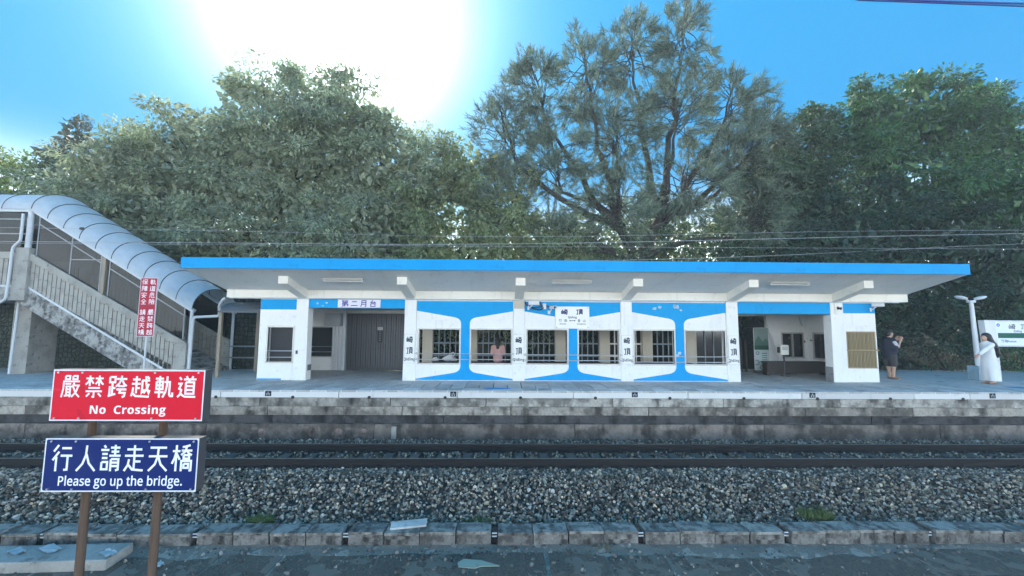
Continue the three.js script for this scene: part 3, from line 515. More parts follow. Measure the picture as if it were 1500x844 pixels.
{ // platform number sign
  const t = thing('platform_sign', 'pale sign with violet characters on the blue header of the left open bay', 'sign', [-4.9, 2.555, ZF - 0.02]);
  mesh('panel', bx(-0.715, 0.715, -0.135, 0.135, -0.01, 0.012), M.whitePaint, t);
  face('panel_face', 1.42, 0.265, 0, 0, 0.015, board(1.42, 0.265, 520, (c, w, h) => { c.fillStyle = '#e2e0ea'; c.fillRect(0, 0, w, h); [...'第二月台'].forEach((ch, i) => glyph(c, ch, w * (0.08 + i * 0.22), h * 0.06, w * 0.17, h * 0.86, 15, '#4b4a92')); }), t);
}
// fluorescent fittings under the canopy
const ZL = -13.05;
[['left', -5.0], ['middle', 2.1], ['right', 9.0]].forEach(([n, x]) => {
  const y = SOF(ZL), t = thing('tube_light', `unlit white fluorescent tube fitting under the canopy, ${n} one of three`, 'light fitting', [x, y, ZL], 'tube fittings under the canopy'); t.rotation.x = 0.231;
  mesh('housing', bx(-0.62, 0.62, -0.07, -0.002, -0.08, 0.08, 0.01), mat(rgb(0.4, 0.39, 0.36), 0.5), t); mesh('reflector', bx(-0.6, 0.6, -0.09, -0.071, -0.05, 0.05, 0.008), n === 'right' ? M.signSide : mat(rgb(0.25, 0.24, 0.22), 0.5), t);
  for (const z of [-0.04, 0.04]) mesh('lamp_tube', tube([V(-0.57, -0.105, z), V(0.57, -0.105, z)], 0.014, 8, 1), mat(rgb(0.75, 0.75, 0.7), 0.3), t); for (const s of [-0.59, 0.59]) mesh('end_cap', bx(s - 0.02, s + 0.02, -0.13, -0.071, -0.07, 0.07, 0.008), M.pipe, t);
});
function cctv(label, pos, yaw, big) {
  const t = thing('security_camera', label, 'camera', pos, 'security cameras on the shelter'); t.rotation.y = yaw;
  mesh('body', new RoundedBoxGeometry(0.13 * big, 0.12 * big, 0.34 * big, 2, 0.025), M.whitePaint, t); const hood = mesh('hood', bx(-0.08 * big, 0.08 * big, 0.062 * big, 0.075 * big, -0.18 * big, 0.23 * big, 0.005), M.whitePaint, t);
  mesh('lens', cone(V(0, 0, 0.16 * big), V(0, 0, 0.19 * big), 0.05 * big, 0.055 * big, 14), M.black, t); mesh('bracket', [cone(V(0, -0.05, -0.05), V(0, -0.16, -0.16), 0.018, 0.018, 8), bx(-0.05, 0.05, -0.22, -0.1, -0.22, -0.18)], M.whitePaint, t);
}
cctv('white security camera at the right end of the shelter by the slatted window', [12.72, 2.62, ZF + 0.2], 0.75, 1);
cctv('white security camera in a bundle of black cable beside the middle column', [1.0, 2.6, ZF + 0.24], 1.25, 1.1);
cctv('small round dark-lensed security camera left of the hanging station name board', [1.62, 2.46, ZF + 0.14], 0.5, 0.75);
{
  const t = thing('cable_bundle', 'black looped cables under the beam right of the middle column', 'cable');
  mesh('cable', tube([V(0.7, 2.66, ZF + 0.03), V(0.78, 2.52, ZF + 0.07), V(0.98, 2.42, ZF + 0.09), V(1.2, 2.38, ZF + 0.08), V(1.32, 2.44, ZF + 0.05), V(1.3, 2.56, ZF + 0.03)], 0.02, 8), M.black, t);
  mesh('cable', tube([V(0.7, 2.6, ZF + 0.03), V(0.85, 2.46, ZF + 0.06), V(1.1, 2.46, ZF + 0.1), V(1.3, 2.5, ZF + 0.06)], 0.015, 8), M.black, t);
  mesh('junction_box', bx(1.3, 1.42, 2.4, 2.6, ZW + 0.006, ZF + 0.06, 0.01), M.whitePaint, t); mesh('cable', tube([V(1.42, 2.52, ZF), V(1.52, 2.5, ZF + 0.03), V(1.6, 2.46, ZF + 0.05)], 0.014, 8), M.black, t);
}
{
  const t = thing('wall_light', 'small cream emergency lamp with dark fitting on the right column', 'lamp', [11.44, 2.5, ZF + 0.001]);
  mesh('back_plate', bx(-0.09, 0.03, -0.2, 0.18, 0, 0.04, 0.01), M.cream, t); mesh('lamp_head', [cone(V(-0.0, 0.02, 0.04), V(0.06, -0.01, 0.13), 0.02, 0.05, 12), bx(-0.02, 0.02, -0.04, 0.06, 0.03, 0.07)], M.black, t);
}
{ // standing display board in the right open bay
  const t = thing('display_board', 'tall free-standing poster board with a green landscape in the dark doorway', 'display board', [10.38, 0, -16.9]);
  mesh('panel', bx(-0.3, 0.3, 0.12, 1.82, -0.02, 0.02, 0.008), M.whitePaint, t); mesh('foot', bx(-0.28, 0.28, 0, 0.12, -0.18, 0.18, 0.015), M.signSide, t);
  face('poster', 0.58, 1.68, 0, 0.97, 0.023, board(0.58, 1.68, 260, (c, w, h) => {
    c.fillStyle = '#74857f'; c.fillRect(0, 0, w, h); c.fillStyle = '#4d6860'; c.beginPath(); c.moveTo(0, h * 0.34); c.lineTo(w * 0.3, h * 0.18); c.lineTo(w * 0.6, h * 0.33); c.lineTo(w * 0.8, h * 0.24); c.lineTo(w, h * 0.32); c.lineTo(w, h * 0.5); c.lineTo(0, h * 0.5); c.fill();
    c.fillStyle = '#2c4f3e'; c.fillRect(0, h * 0.42, w, h * 0.1); c.fillStyle = '#b3c0bd'; c.fillRect(0, h * 0.52, w, h * 0.48); c.strokeStyle = '#33585c'; c.lineWidth = 6; for (const [a, b, r] of [[0.12, 0.82, 0.16], [0.5, 0.94, 0.14], [0.2, 0.6, 0.1]]) { c.beginPath(); c.arc(w * a, h * b, w * r, 0, 7); c.stroke(); } c.fillStyle = '#33585c'; for (let i = 0; i < 4; i++) c.fillRect(w * 0.5, h * (0.6 + i * 0.05), w * 0.36, h * 0.014);
  }), t);
}
{
  const t = thing('card_reader', 'cream ticket card reader on a thin dark post beside the poster board', 'card reader', [10.62, 0, -15.9]);
  mesh('post', [cone(V(0, 0, 0), V(0, 0.82, 0), 0.03, 0.03, 10), cone(V(0, 0, 0), V(0, 0.03, 0), 0.14, 0.14, 16)], M.signSide, t); mesh('reader_box', bx(-0.16, 0.16, 0.8, 1.18, -0.08, 0.08, 0.03), M.cream, t); mesh('reader_pad', bx(-0.1, 0.1, 0.98, 1.12, 0.081, 0.088), mat(rgb(0.5, 0.5, 0.46), 0.4), t); mesh('side_screen', bx(-0.22, -0.161, 0.88, 1.1, -0.05, 0.05, 0.01), M.black, t);
}
{
  const t = thing('leaning_poles', 'thin pale poles leaning on the wall behind the card reader', 'poles', [11.05, 0, ZB + 0.1]);
  for (const [a, b] of [[-0.12, 1.95], [-0.02, 1.6], [0.05, 1.45]]) mesh('pole', cone(V(a + 0.28, 0, 0.12), V(a, b, 0.0), 0.012, 0.012, 6), M.whitePaint, t);
}
{
  const t = thing('plastic_bag', 'white plastic bag lying on the bench behind the first opening', 'bag', [-2.1, 0.42, -16.62]);
  const g = stoneGeo(2); g.scale(0.3, 0.2, 0.16); mesh('bag', g, M.dress, t).position.y = 0.14; const h = mesh('handle', new THREE.TorusGeometry(0.07, 0.012, 6, 14), M.dress, t); h.position.set(0.1, 0.3, 0);
  const g2 = stoneGeo(2); g2.scale(0.14, 0.13, 0.12); mesh('bundle', g2, M.dress, t).position.set(-0.55, 0.1, 0);
}
// ---------------------------------------------------------------- covered stairway of the footbridge
{
  const t = thing('footbridge_stairway', 'covered concrete stairway of a footbridge with a curved ribbed grey-blue roof', 'stairway');
  const Z0 = -15.15, Z1 = -17.45, XB = -16.95, XE = -11.02; // front side, back side, bend, foot
  const eave = (x) => x < XB ? 5.9 : 5.9 - 0.603 * (x - XB);
  const slope = (x, y0, k) => x < XB ? y0 : y0 - k * (x - XB);
  // vault sheets, one per bay between ribs
  const zc = (Z0 + Z1) / 2, rz = (Z0 - Z1) / 2 + 0.12, rise = 0.82, NA = 18;
  const P = (x, a) => V(x, eave(x) + Math.sin(a) * rise * (1 + 0), zc + Math.cos(a) * rz);
  const stops = []; for (let x = -30; x < XB - 0.3; x += 0.8) stops.push(x); for (let i = 0; i <= 10; i++) stops.push(lerp(XB, XE, i / 10));
  for (let i = 0; i + 1 < stops.length; i++) {
    const g = new THREE.BufferGeometry(), pos = [], idx = [], uv = [];
    for (let s = 0; s <= 3; s++) for (let k = 0; k <= NA; k++) { const x = lerp(stops[i], stops[i + 1], s / 3), a = k / NA * Math.PI, v = P(x, a); const sag = -0.012 * Math.sin(s / 3 * Math.PI) * Math.sin(a); pos.push(v.x, v.y + sag + 0.01 * (vnoise(x / 8 + 9, a / 4, 11, 4) - 0.5), v.z); uv.push(x, a * 1.1); }
    for (let s = 0; s < 3; s++) for (let k = 0; k < NA; k++) { const a = s * (NA + 1) + k, b = a + NA + 1; idx.push(a, a + 1, b, b, a + 1, b + 1); }
    g.setAttribute('position', new THREE.Float32BufferAttribute(pos, 3)); g.setAttribute('uv', new THREE.Float32BufferAttribute(uv, 2)); g.setIndex(idx); g.computeVertexNormals();
    mesh('roof_sheet', g, M.sheet, t);
  }
  for (const x of stops) { const pts = []; for (let k = 0; k <= 12; k++) { const v = P(x, k / 12 * Math.PI); v.y += 0.012; pts.push(v); } mesh('roof_rib', tube(pts, 0.015, 6, 24), M.signSide, t); }
  // eave beams, handrail boards, tubes, stringers: front and back side
  for (const [z, front] of [[Z0, 1], [Z1, 0]]) {
    const zz = front ? z : z; const seg = (y0, k, h, d, m, name, xe = XE) => { mesh(name, bar(V(-30, y0, zz), V(XB + 0.02, y0, zz), d, h), m, t); mesh(name, bar(V(XB, y0, zz), V(xe, y0 - k * (xe - XB), zz), d, h), m, t); };
    seg(5.86, 0.603, 0.1, 0.14, M.pipe, 'eave_beam');
    seg(4.19 + 0.04, 0.552, 0.24, 0.16, M.slat, 'handrail_board', -11.25);
    seg(2.98 + 0.16, 0.575, 0.07, 0.09, M.pipe, 'foot_tube', -11.6);
    const frameMat = mat(rgb(0.34, 0.35, 0.35), 0.5, { map: T.metal }); // mullions and panes
    const topY = (x) => eave(x) - 0.09, lowY = (x) => slope(x, 4.35, 0.552);
    const posts = [-16.72, -14.28, -11.2]; if (front) {
      mesh('window_post', bar(V(-14.28, lowY(-14.28) - 0.15, zz), V(-14.28, topY(-14.28), zz), 0.13, 0.13), M.tan, t);
      for (const x of [-16.72, -15.5, -14.42, -14.1, -12.9, -11.35]) mesh('mullion', bar(V(x, lowY(x), zz), V(x, topY(x) - 0.02, zz), 0.035, 0.035), frameMat, t);
      for (const x of [-18.2, -19.5, -21, -22.5]) mesh('mullion', bar(V(x, lowY(x), zz), V(x, topY(x), zz), 0.04, 0.04), frameMat, t);
      mesh('mid_rail', bar(V(-30, 5.55, zz), V(-17.2, 5.55, zz), 0.035, 0.035), frameMat, t); mesh('mid_rail', bar(V(-30, 5.02, zz), V(-17.2, 5.02, zz), 0.035, 0.035), frameMat, t);
      for (const [a, b] of [[-16.7, -14.44], [-14.08, -11.37]]) mesh('mid_rail', bar(V(a, topY(a) - 0.3, zz), V(b, topY(b) - 0.3, zz), 0.035, 0.035), frameMat, t);
      mesh('mid_rail', bar(V(-15.5, lowY(-15.5) + 0.55, zz), V(-14.42, lowY(-15.5) + 0.55, zz), 0.03, 0.03), frameMat, t);
    }
    for (const [a, b] of [[-16.7, -15.52], [-15.48, -14.44], [-14.08, -12.92], [-12.88, -11.37]]) {
      const g = prism([[a, lowY(a)], [b, lowY(b)], [b, topY(b)], [a, topY(a)]], 0.008, zz - 0.004); mesh('window_pane', g, M.pane, t);
    }
    mesh('window_pane', bx(-30, -17.3, 4.36, 5.8, zz - 0.004, zz + 0.004), M.pane, t);
    // balusters
    const bw = 0.136, bg = [0, 1, 2].map(() => bx(-bw / 2, bw / 2, 0, 1, -0.03, 0.03, 0.01));
    for (let x = XB + 0.18, i = 0; x < -11.55; x += 0.158, i++) { const y0 = slope(x, 3.17, 0.575), y1 = slope(x, 4.13, 0.552); const b = mesh('baluster', bg[i % 3], M.slat, t); b.position.set(x, y0, zz); b.scale.y = y1 - y0; }
    for (let x = -23; x < -17.4; x += 0.17) { const b = mesh('baluster', bg[Math.abs(Math.round(x * 7)) % 3], M.slat, t); b.position.set(x, 3.14, zz); b.scale.y = 0.98; }
  }
  // concrete flight and landing
  const fl = new THREE.Shape(); [[-30, 2.62], [-17.3, 2.62], [-12.75, -0.0], [-11.1, -0.0], [-11.1, 0.12], [XB, 3.1], [-30, 3.1]].forEach(([x, y], i) => i ? fl.lineTo(x, y) : fl.moveTo(x, y));
  mesh('stair_flight', extr(fl, Z0 - Z1, Z1 + 0.03), mat(rgb(0.4, 0.4, 0.39), 0.9, { map: T.grime, bumpMap: T.bump, bumpScale: 0.01 }), t);
  for (let i = 0; i < 18; i++) mesh('step', bx(-11.2 - (i + 1) * 0.32, -11.2 - i * 0.32, i * 0.17 + 0.05, (i + 1) * 0.17 + 0.04, Z1 + 0.1, Z0 - 0.1, 0.01), M.concrete, t);
  for (const z of [Z0, Z1]) {
    mesh('newel', bx(-17.35, -16.85, 2.62, 4.5, z - 0.12, z + 0.14, 0.02), M.concrete, t); mesh('newel', bx(-11.55, -11.12, 0, 1.16, z - 0.13, z + 0.14, 0.02), M.concrete, t);
    mesh('roof_post', cone(V(-17.05, 4.5, z), V(-17.05, 5.82, z), 0.09, 0.09, 12), M.pipe, t); mesh('roof_post', cone(V(-11.1, 0, z), V(-11.1, 2.3, z), 0.055, 0.055, 10), M.pipe, t);
  }
  mesh('pier', bx(-18.0, -17.35, -0.02, 2.62, -16.75, -15.75, 0.03), M.concrete, t); mesh('pier', bx(-27, -26.3, -0.02, 2.62, -16.7, -15.9, 0.03), M.concrete, t);
  mesh('downpipe', tube([V(-17.12, 5.7, Z0 + 0.2), V(-17.12, 4.75, Z0 + 0.2), V(-17.35, 4.45, Z0 + 0.2), V(-17.4, 2.7, Z0 + 0.2), V(-17.9, 2.45, Z0 + 0.1), V(-18.1, 2.3, Z0 - 0.2), V(-18.15, 0.02, -15.6)], 0.042, 10, 60), M.pipe, t);
  mesh('downpipe', tube([V(-17.55, 2.6, Z0 - 0.35), V(-17.62, 0.02, Z0 - 0.35)], 0.045, 10, 1), M.pipe, t);
  mesh('downpipe', tube([V(-9.42, 2.72, -14.35), V(-9.55, 2.66, -14.4), V(-9.85, 2.45, -14.7), V(-10.0, 2.2, -14.95), V(-10.12, 2.12, -15.05), V(-10.75, 2.08, Z0 + 0.12), V(-10.95, 1.98, Z0 + 0.12), V(-10.98, 0.01, Z0 + 0.12)], 0.048, 10, 70), M.pipe, t);
  // low roof that joins the stair foot to the shelter
  const low = new THREE.Shape(); low.moveTo(0, 2.24); low.absellipse(1.3, 2.24, 1.3, 0.42, Math.PI, 0, true); low.lineTo(2.54, 2.24); low.absellipse(1.3, 2.24, 1.24, 0.37, 0, Math.PI, false);
  const lg = new THREE.ExtrudeGeometry(low, { depth: 1.75, bevelEnabled: false, curveSegments: 20 }); lg.rotateY(Math.PI / 2); lg.translate(-9.96, 0, -14.78); mesh('link_roof', uvBox(lg, 1), mat(rgb(0.12, 0.135, 0.15), 0.45, { map: T.metal }), t);
  mesh('link_post', bar(V(-9.9, 0, -14.9), V(-9.9, 2.3, -14.9), 0.1, 0.1), M.tan, t);
  for (const [x, z, m] of [[-9.75, -16.9, M.tan], [-9.15, -16.9, M.tan]]) mesh('link_post', bar(V(x, 0, z), V(x, 2.3, z), 0.11, 0.11), m, t);
  mesh('vent_pipe', cone(V(-9.5, 0, -16.7), V(-9.5, 1.15, -16.7), 0.06, 0.06, 10), M.pipe, t);
  for (const y of [0.95, 0.5]) mesh('link_rail', bar(V(-11, y, -17.2), V(-8.3, y, -17.2), 0.05, 0.05), M.lattice, t);
}
// ---------------------------------------------------------------- signs
function wear(c, w, h) { // scratches, faded patches and dust along the lower edge
  for (let i = 0; i < 240; i++) { c.fillStyle = `rgba(${pick(['255,255,255', '30,26,24', '120,100,80'])},${rr(0.02, 0.09)})`; const r = rr(0.5, 3) * (rnd() < 0.06 ? 7 : 1); c.beginPath(); c.ellipse(rnd() * w, h * Math.pow(rnd(), 0.7), r * rr(1, 3), r, rr(0, 3), 0, 7); c.fill(); }
  for (let i = 0; i < 26; i++) { c.strokeStyle = `rgba(255,255,255,${rr(0.06, 0.22)})`; c.lineWidth = rr(0.5, 1.4); const x = rnd() * w, y = rnd() * h; c.beginPath(); c.moveTo(x, y); c.lineTo(x + rr(-60, 60), y + rr(-16, 16)); c.stroke(); }
  for (let i = 0; i < 30; i++) { const x = rnd() * w; c.fillStyle = `rgba(60,45,35,${rr(0.02, 0.07)})`; c.fillRect(x, h * rr(0, 0.5), rr(1, 5), h * rr(0.2, 0.9)); }
}
{ // the two boards near the camera, on two rusty posts
  const t = thing('crossing_warning_sign', 'near red board above a blue board on two rusty posts by the kerb', 'sign', [-2.772, 0, -3.245]);
  for (const x of [-0.336, 0.192]) mesh('post', cone(V(x, YARD, -0.07), V(x, 1.46, -0.07), 0.028, 0.028, 14), M.rustPost, t);
  const mk = (x0, x1, y0, y1, m, name, label) => { const p = mesh(name, bx(x0, x1, y0, y1, -0.04, 0.04, 0.004), M.signSide, t); p.userData.label = label; face('board_face', x1 - x0, y1 - y0, (x0 + x1) / 2, (y0 + y1) / 2, 0.0425, m, p); };
  mk(-0.548, 0.556, 1.136, 1.505, board(1.104, 0.369, 1000, (c, w, h) => {
    c.fillStyle = '#e8e8ea'; c.fillRect(0, 0, w, h); c.fillStyle = '#e01430'; c.fillRect(9, 9, w - 18, h - 18);
    [...'嚴禁跨越軌道'].forEach((ch, i) => glyph(c, ch, w * (0.058 + i * 0.1525), h * 0.095, w * 0.128, h * 0.47, i === 0 || i === 1 ? 13 : 15, '#f6f4f2'));
    wear(c, w, h); c.save(); c.translate(w * 0.505, h * 0.785); c.scale(1.12, 1); latin(c, 'No  Crossing', 0, 0, h * 0.225, '#f6f4f2'); c.restore();
  }), 'red_board', 'red board, white characters, No Crossing');
  mk(-0.556, 0.546, 0.636, 1.012, board(1.102, 0.376, 1000, (c, w, h) => {
    c.fillStyle = '#e4e6ea'; c.fillRect(0, 0, w, h); c.fillStyle = '#002468'; c.beginPath(); c.roundRect(9, 9, w - 18, h - 18, 14); c.fill();
    [...'行人請走天橋'].forEach((ch, i) => glyph(c, ch, w * (0.05 + i * 0.1555), h * 0.1, w * 0.135, h * 0.54, 16, '#f4f5f7'));
    wear(c, w, h); c.save(); c.translate(w * 0.505, h * 0.8); c.scale(0.98, 1.05); latin(c, 'Please go up the bridge.', 0, 0, h * 0.225, '#f4f5f7', 'normal'); c.lineWidth = 2.5; c.strokeStyle = '#f4f5f7'; c.strokeText('Please go up the bridge.', 0, 0); c.restore();
  }), 'blue_board', 'blue board, white characters, Please go up the bridge.');
  for (const x of [-0.51, -0.336, 0.192, 0.51]) for (const y of [1.485, 1.155, 0.99, 0.655]) mesh('bolt', cone(V(x, y, 0.0425), V(x, y, 0.049), 0.008, 0.007, 8), M.steel, t);
  for (const [x, y] of [[-0.336, 1.45], [0.192, 1.45], [-0.336, 0.68], [0.192, 0.68]]) mesh('clamp', bx(x - 0.05, x + 0.05, y - 0.02, y + 0.02, -0.12, -0.041, 0.005), M.rustPost, t);
}
{ // tall narrow warning sign in front of the stairway
  const t = thing('vertical_warning_sign', 'tall narrow red sign with two white columns of characters before the stairway', 'sign', [-11.37, 0, -13.6]);
  mesh('post', cone(V(0.02, 0, -0.03), V(0.02, 2.2, -0.03), 0.03, 0.03, 10), M.pipe, t); mesh('post_foot', bx(-0.1, 0.14, 0, 0.02, -0.15, 0.09, 0.004), M.pipe, t);
  mesh('panel', bx(-0.27, 0.27, 1.43, 3.3, -0.005, 0.02, 0.004), M.whitePaint, t);
  face('panel_face', 0.535, 1.865, 0, 2.365, 0.022, board(0.535, 1.865, 330, (c, w, h) => {
    c.fillStyle = '#d9d4d6'; c.fillRect(0, 0, w, h); c.fillStyle = '#b3263a'; c.fillRect(5, 5, w - 10, h - 10);
    const put = (s, x) => [...s].forEach((ch, i) => glyph(c, ch, x, h * (0.022 + i * 0.113 + (i > 3 ? 0.065 : 0)), w * 0.35, h * 0.098, 6, '#f3eeee'));
    put('軌道危險嚴禁跨越', w * 0.56); put('保障安全請走天橋', w * 0.09);
  }), t);
}
{ // double lamp
  const t = thing('street_lamp', 'white platform lamp post with two flat lamp heads on a pale plinth', 'street lamp', [17.15, 0, -15.05]);
  mesh('plinth', bx(-0.22, 0.22, 0, 0.5, -0.2, 0.2, 0.02), mat(rgb(0.4, 0.58, 0.7), 0.7, { map: T.concrete }), t); mesh('pole', cone(V(0, 0.5, 0), V(-0.06, 2.8, 0), 0.085, 0.06, 16), M.whitePaint, t); mesh('pole_top', bx(-0.17, 0.05, 2.78, 2.86, -0.08, 0.08, 0.02), M.whitePaint, t);
  for (const s of [-1, 1]) {
    const a = mesh('lamp_arm', cone(V(-0.06 + s * 0.05, 2.82, 0), V(-0.06 + s * 0.18, 2.9, 0), 0.03, 0.026, 8), M.whitePaint, t);
    const g = new THREE.SphereGeometry(1, 20, 10); g.scale(0.23, 0.055, 0.12); const h = mesh('lamp_head', g, M.whitePaint, t); h.position.set(-0.06 + s * 0.36, 2.97, 0); h.rotation.z = s * 0.2;
    const g2 = new THREE.SphereGeometry(1, 16, 8); g2.scale(0.17, 0.02, 0.085); mesh('lamp_lens', g2, mat(rgb(0.65, 0.68, 0.7), 0.25), h).position.y = -0.045;
  }
}
{ // platform name board at the right edge
  const t = thing('station_sign', 'white framed station name sign with green stripe at the platform end by the lamp', 'sign', [17.45, 0, -14.95]);
  for (const x of [0.03, 2.5]) mesh('leg', prism([[x - 0.07, 0], [x + 0.25, 0], [x + 0.2, 2.14], [x - 0.2, 2.14]], 0.2, -0.1, 0.006), M.whitePaint, t);
  mesh('panel', bx(0.225, 2.3, 1.2, 2.14, -0.07, 0.07, 0.012), M.whitePaint, t);
  face('panel_face', 2.0, 0.82, 1.265, 1.67, 0.072, board(2.0, 0.82, 400, (c, w, h) => {
    c.fillStyle = '#e9edec'; c.fillRect(0, 0, w, h); c.fillStyle = '#0e5a49'; c.fillRect(w * 0.03, h * 0.48, w * 0.94, h * 0.22);
    glyph(c, '崎', w * 0.24, h * 0.06, w * 0.13, h * 0.26, 9, '#252b33'); glyph(c, '頂', w * 0.46, h * 0.06, w * 0.13, h * 0.26, 9, '#252b33'); latin(c, 'Qiding', w * 0.4, h * 0.4, h * 0.12, '#2d3a44');
    c.fillStyle = '#2762b8'; c.beginPath(); c.arc(w * 0.05, h * 0.13, h * 0.075, 0, 7); c.fill(); c.fillStyle = '#e9edec'; c.fillRect(w * 0.043, h * 0.08, w * 0.014, h * 0.1);
    c.fillStyle = '#39566a'; c.fillRect(w * 0.72, h * 0.22, w * 0.08, h * 0.03); c.fillRect(w * 0.72, h * 0.3, w * 0.08, h * 0.03);
    glyph(c, '竹', w * 0.08, h * 0.76, w * 0.055, h * 0.14, 4, '#2b4653'); glyph(c, '南', w * 0.14, h * 0.76, w * 0.055, h * 0.14, 4, '#2b4653'); latin(c, 'Zhunan', w * 0.27, h * 0.84, h * 0.12, '#2b4653');
    glyph(c, '香', w * 0.5, h * 0.76, w * 0.055, h * 0.14, 4, '#2b4653'); glyph(c, '山', w * 0.56, h * 0.76, w * 0.055, h * 0.14, 4, '#2b4653'); latin(c, 'Xiangshan', w * 0.72, h * 0.84, h * 0.12, '#2b4653');
  }), t);
}
// ---------------------------------------------------------------- overhead wires
function wire(label, pts, r, m) { const t = thing('overhead_wire', label, 'wire', [0, 0, 0], 'overhead wires'); mesh('wire', tube(pts, r, 6, 80, 0.5), m, t); return t; }
const wireMat = mat(rgb(0.42, 0.43, 0.44), 0.5, { metalness: 0.4 });
wire('thick contact wire over the track crossing in front of the trees', [V(-40, 3.62, -9.9), V(-9.5, 3.74, -9.9), V(0, 3.79, -9.9), V(12.7, 4.17, -9.9), V(40, 4.9, -9.9)], 0.0065, wireMat);
{ const t = wire('thin upper wire with a dark clamp before the stairway roof', [V(-40, 4.15, -10.3), V(-10.4, 4.15, -10.3), V(0, 4.05, -10.3), V(13, 4.35, -10.3), V(40, 4.5, -10.3)], 0.004, wireMat); mesh('clamp', new THREE.SphereGeometry(0.045, 10, 8).scale(1.5, 0.8, 0.8), M.signSide, t).position.set(-10.35, 4.15, -10.3); }
wire('thin wire low over the canopy, just under the thick wire', [V(-40, 3.95, -11.6), V(-10, 4.02, -11.6), V(4, 4.07, -11.6), V(16, 4.12, -11.6), V(40, 4.2, -11.6)], 0.004, wireMat);
wire('pale wire rising from behind the canopy to the far trees', [V(-10, 4.3, -17.6), V(8, 4.75, -17.6), V(22, 5.5, -17.6), V(45, 6.6, -17.6)], 0.008, wireMat);
wire('dark blue wire overhead against the blue sky, nearest of all', [V(-30, 4.64, -2.9), V(2.6, 4.31, -2.9), V(3.6, 4.283, -2.9), V(30, 3.84, -2.9)], 0.0055, mat(rgb(0.03, 0.05, 0.25), 0.5));
// ---------------------------------------------------------------- small things on the ground
{
  const t = mesh('stone_slab', bx(-0.28, 0.28, 0, 0.035, -0.1, 0.1, 0.01, 0.7), mat(rgb(0.62, 0.63, 0.62), 0.85, { map: T.concrete })); t.position.set(-1.5, -1.345, -7.06); t.rotation.set(0.1, 0.12, 0.03); tag(t, 'thin pale flat stone slab lying on the kerb', 'slab');
  const b = mesh('broken_board', prism([[-0.28, 0.02], [-0.2, 0.1], [0.05, 0.07], [0.32, -0.05], [0.05, -0.06], [-0.02, -0.1], [-0.26, -0.07]], 0.015, 0), mat(rgb(0.3, 0.37, 0.3), 0.7, { map: T.plaster })); b.rotation.x = -Math.PI / 2 + 0.08; b.position.set(-0.36, YARD + 0.045, -6.34); tag(b, 'broken pale green board scrap lying on the dark pavement', 'board scrap');
  const c = mesh('concrete_slab', bx(-1.3, 0.72, 0, 0.16, -0.2, 0.28, 0.02, 1.1), M.concrete); c.position.set(-6.25, YARD + 0.01, -6.5); c.rotation.y = 0.05; tag(c, 'worn low concrete slab beside the foot of the red and blue sign', 'slab');
  for (const [i, [x, z, s, lab]] of [[-6.55, -6.52, 0.16, 'crumpled white paper scrap in the middle of the worn slab'], [-5.62, -6.4, 0.12, 'white paper scrap at the right end of the worn slab'], [-4.85, -6.35, 0.08, 'small white paper scrap on the pavement near the right sign post'], [-6.95, -6.45, 0.13, 'white plastic scrap at the left end of the worn slab']].entries()) {
    const g = new THREE.PlaneGeometry(s * 2, s, 6, 4).rotateX(-Math.PI / 2), p = g.attributes.position; for (let k = 0; k < p.count; k++) p.setY(k, 0.035 * rnd()); g.computeVertexNormals();
    const e = mesh('paper_scrap', g, mat(rgb(0.5, 0.5, 0.49), 0.9, { side: THREE.DoubleSide })); e.position.set(x, YARD + (i === 2 ? 0.045 : 0.175), z); e.rotation.y = rr(-0.7, 0.7); tag(e, lab, 'litter', 'paper scraps on the pavement');
  }
  // loose stones and crumbs on the pavement
  const n = 1500, im = new THREE.InstancedMesh(stoneGeo(1), mat(rgb(1, 1, 1), 0.9), n), m = new THREE.Matrix4(), q = new THREE.Quaternion(), e = new THREE.Euler(), col = new THREE.Color(); im.name = 'rubble'; im.castShadow = im.receiveShadow = true;
  const big = new THREE.InstancedMesh(stoneGeo(1), im.material, 170); big.name = 'coarse_rubble'; big.castShadow = big.receiveShadow = true;
  for (let i = 0; i < 170; i++) { const c = pick([-4.6, -3.1, -2.6, -0.9, -0.2, 0.3, 2.4, 4.1, 6.2]), x = rnd() < 0.7 ? c + rr(-0.45, 0.45) : rr(-8, 8), s = rr(0.014, 0.04); big.setMatrixAt(i, m.compose(V(x, YARD + 0.03 + s * 0.35, rnd() < 0.6 ? rr(-6.8, -6.6) : rr(-6.75, -6.1)), q.setFromEuler(e.set(rr(0, 6), rr(0, 6), rr(0, 6))), V(s, s * 0.8, s))); const b = rr(0.04, 0.3); big.setColorAt(i, col.setRGB(b, b * 0.93, b * 0.82)); }
  scene.add(big); tag(big, 'coarser broken stones lying in patches along the foot of the kerb', null, null, 'stuff');
  const spots = Array.from({ length: 22 }, () => [rr(-7.5, 7.5), rnd() < 0.6 ? -6.8 : rr(-6.8, -6.25)]);
  for (let i = 0; i < n; i++) { const sp = pick(spots), near = rnd() < 0.55, x = near ? sp[0] + rr(-0.6, 0.6) : rr(-9, 9), z = near ? clamp(sp[1] + rr(-0.15, 0.15), -6.83, -5.6) : rr(-6.83, -5.6), s = rr(0.006, 0.022) * (rnd() < 0.1 ? 2 : 1); im.setMatrixAt(i, m.compose(V(x, YARD + 0.03 + s * 0.4, z), q.setFromEuler(e.set(rr(0, 6), rr(0, 6), rr(0, 6))), V(s, s, s))); const b = rnd() < 0.1 ? rr(0.25, 0.42) : rr(0.03, 0.2); im.setColorAt(i, col.setRGB(b, b * 0.95, b * 0.85)); }
  scene.add(im); tag(im, 'scattered small stones and crumbs on the pavement', null, null, 'stuff');
}
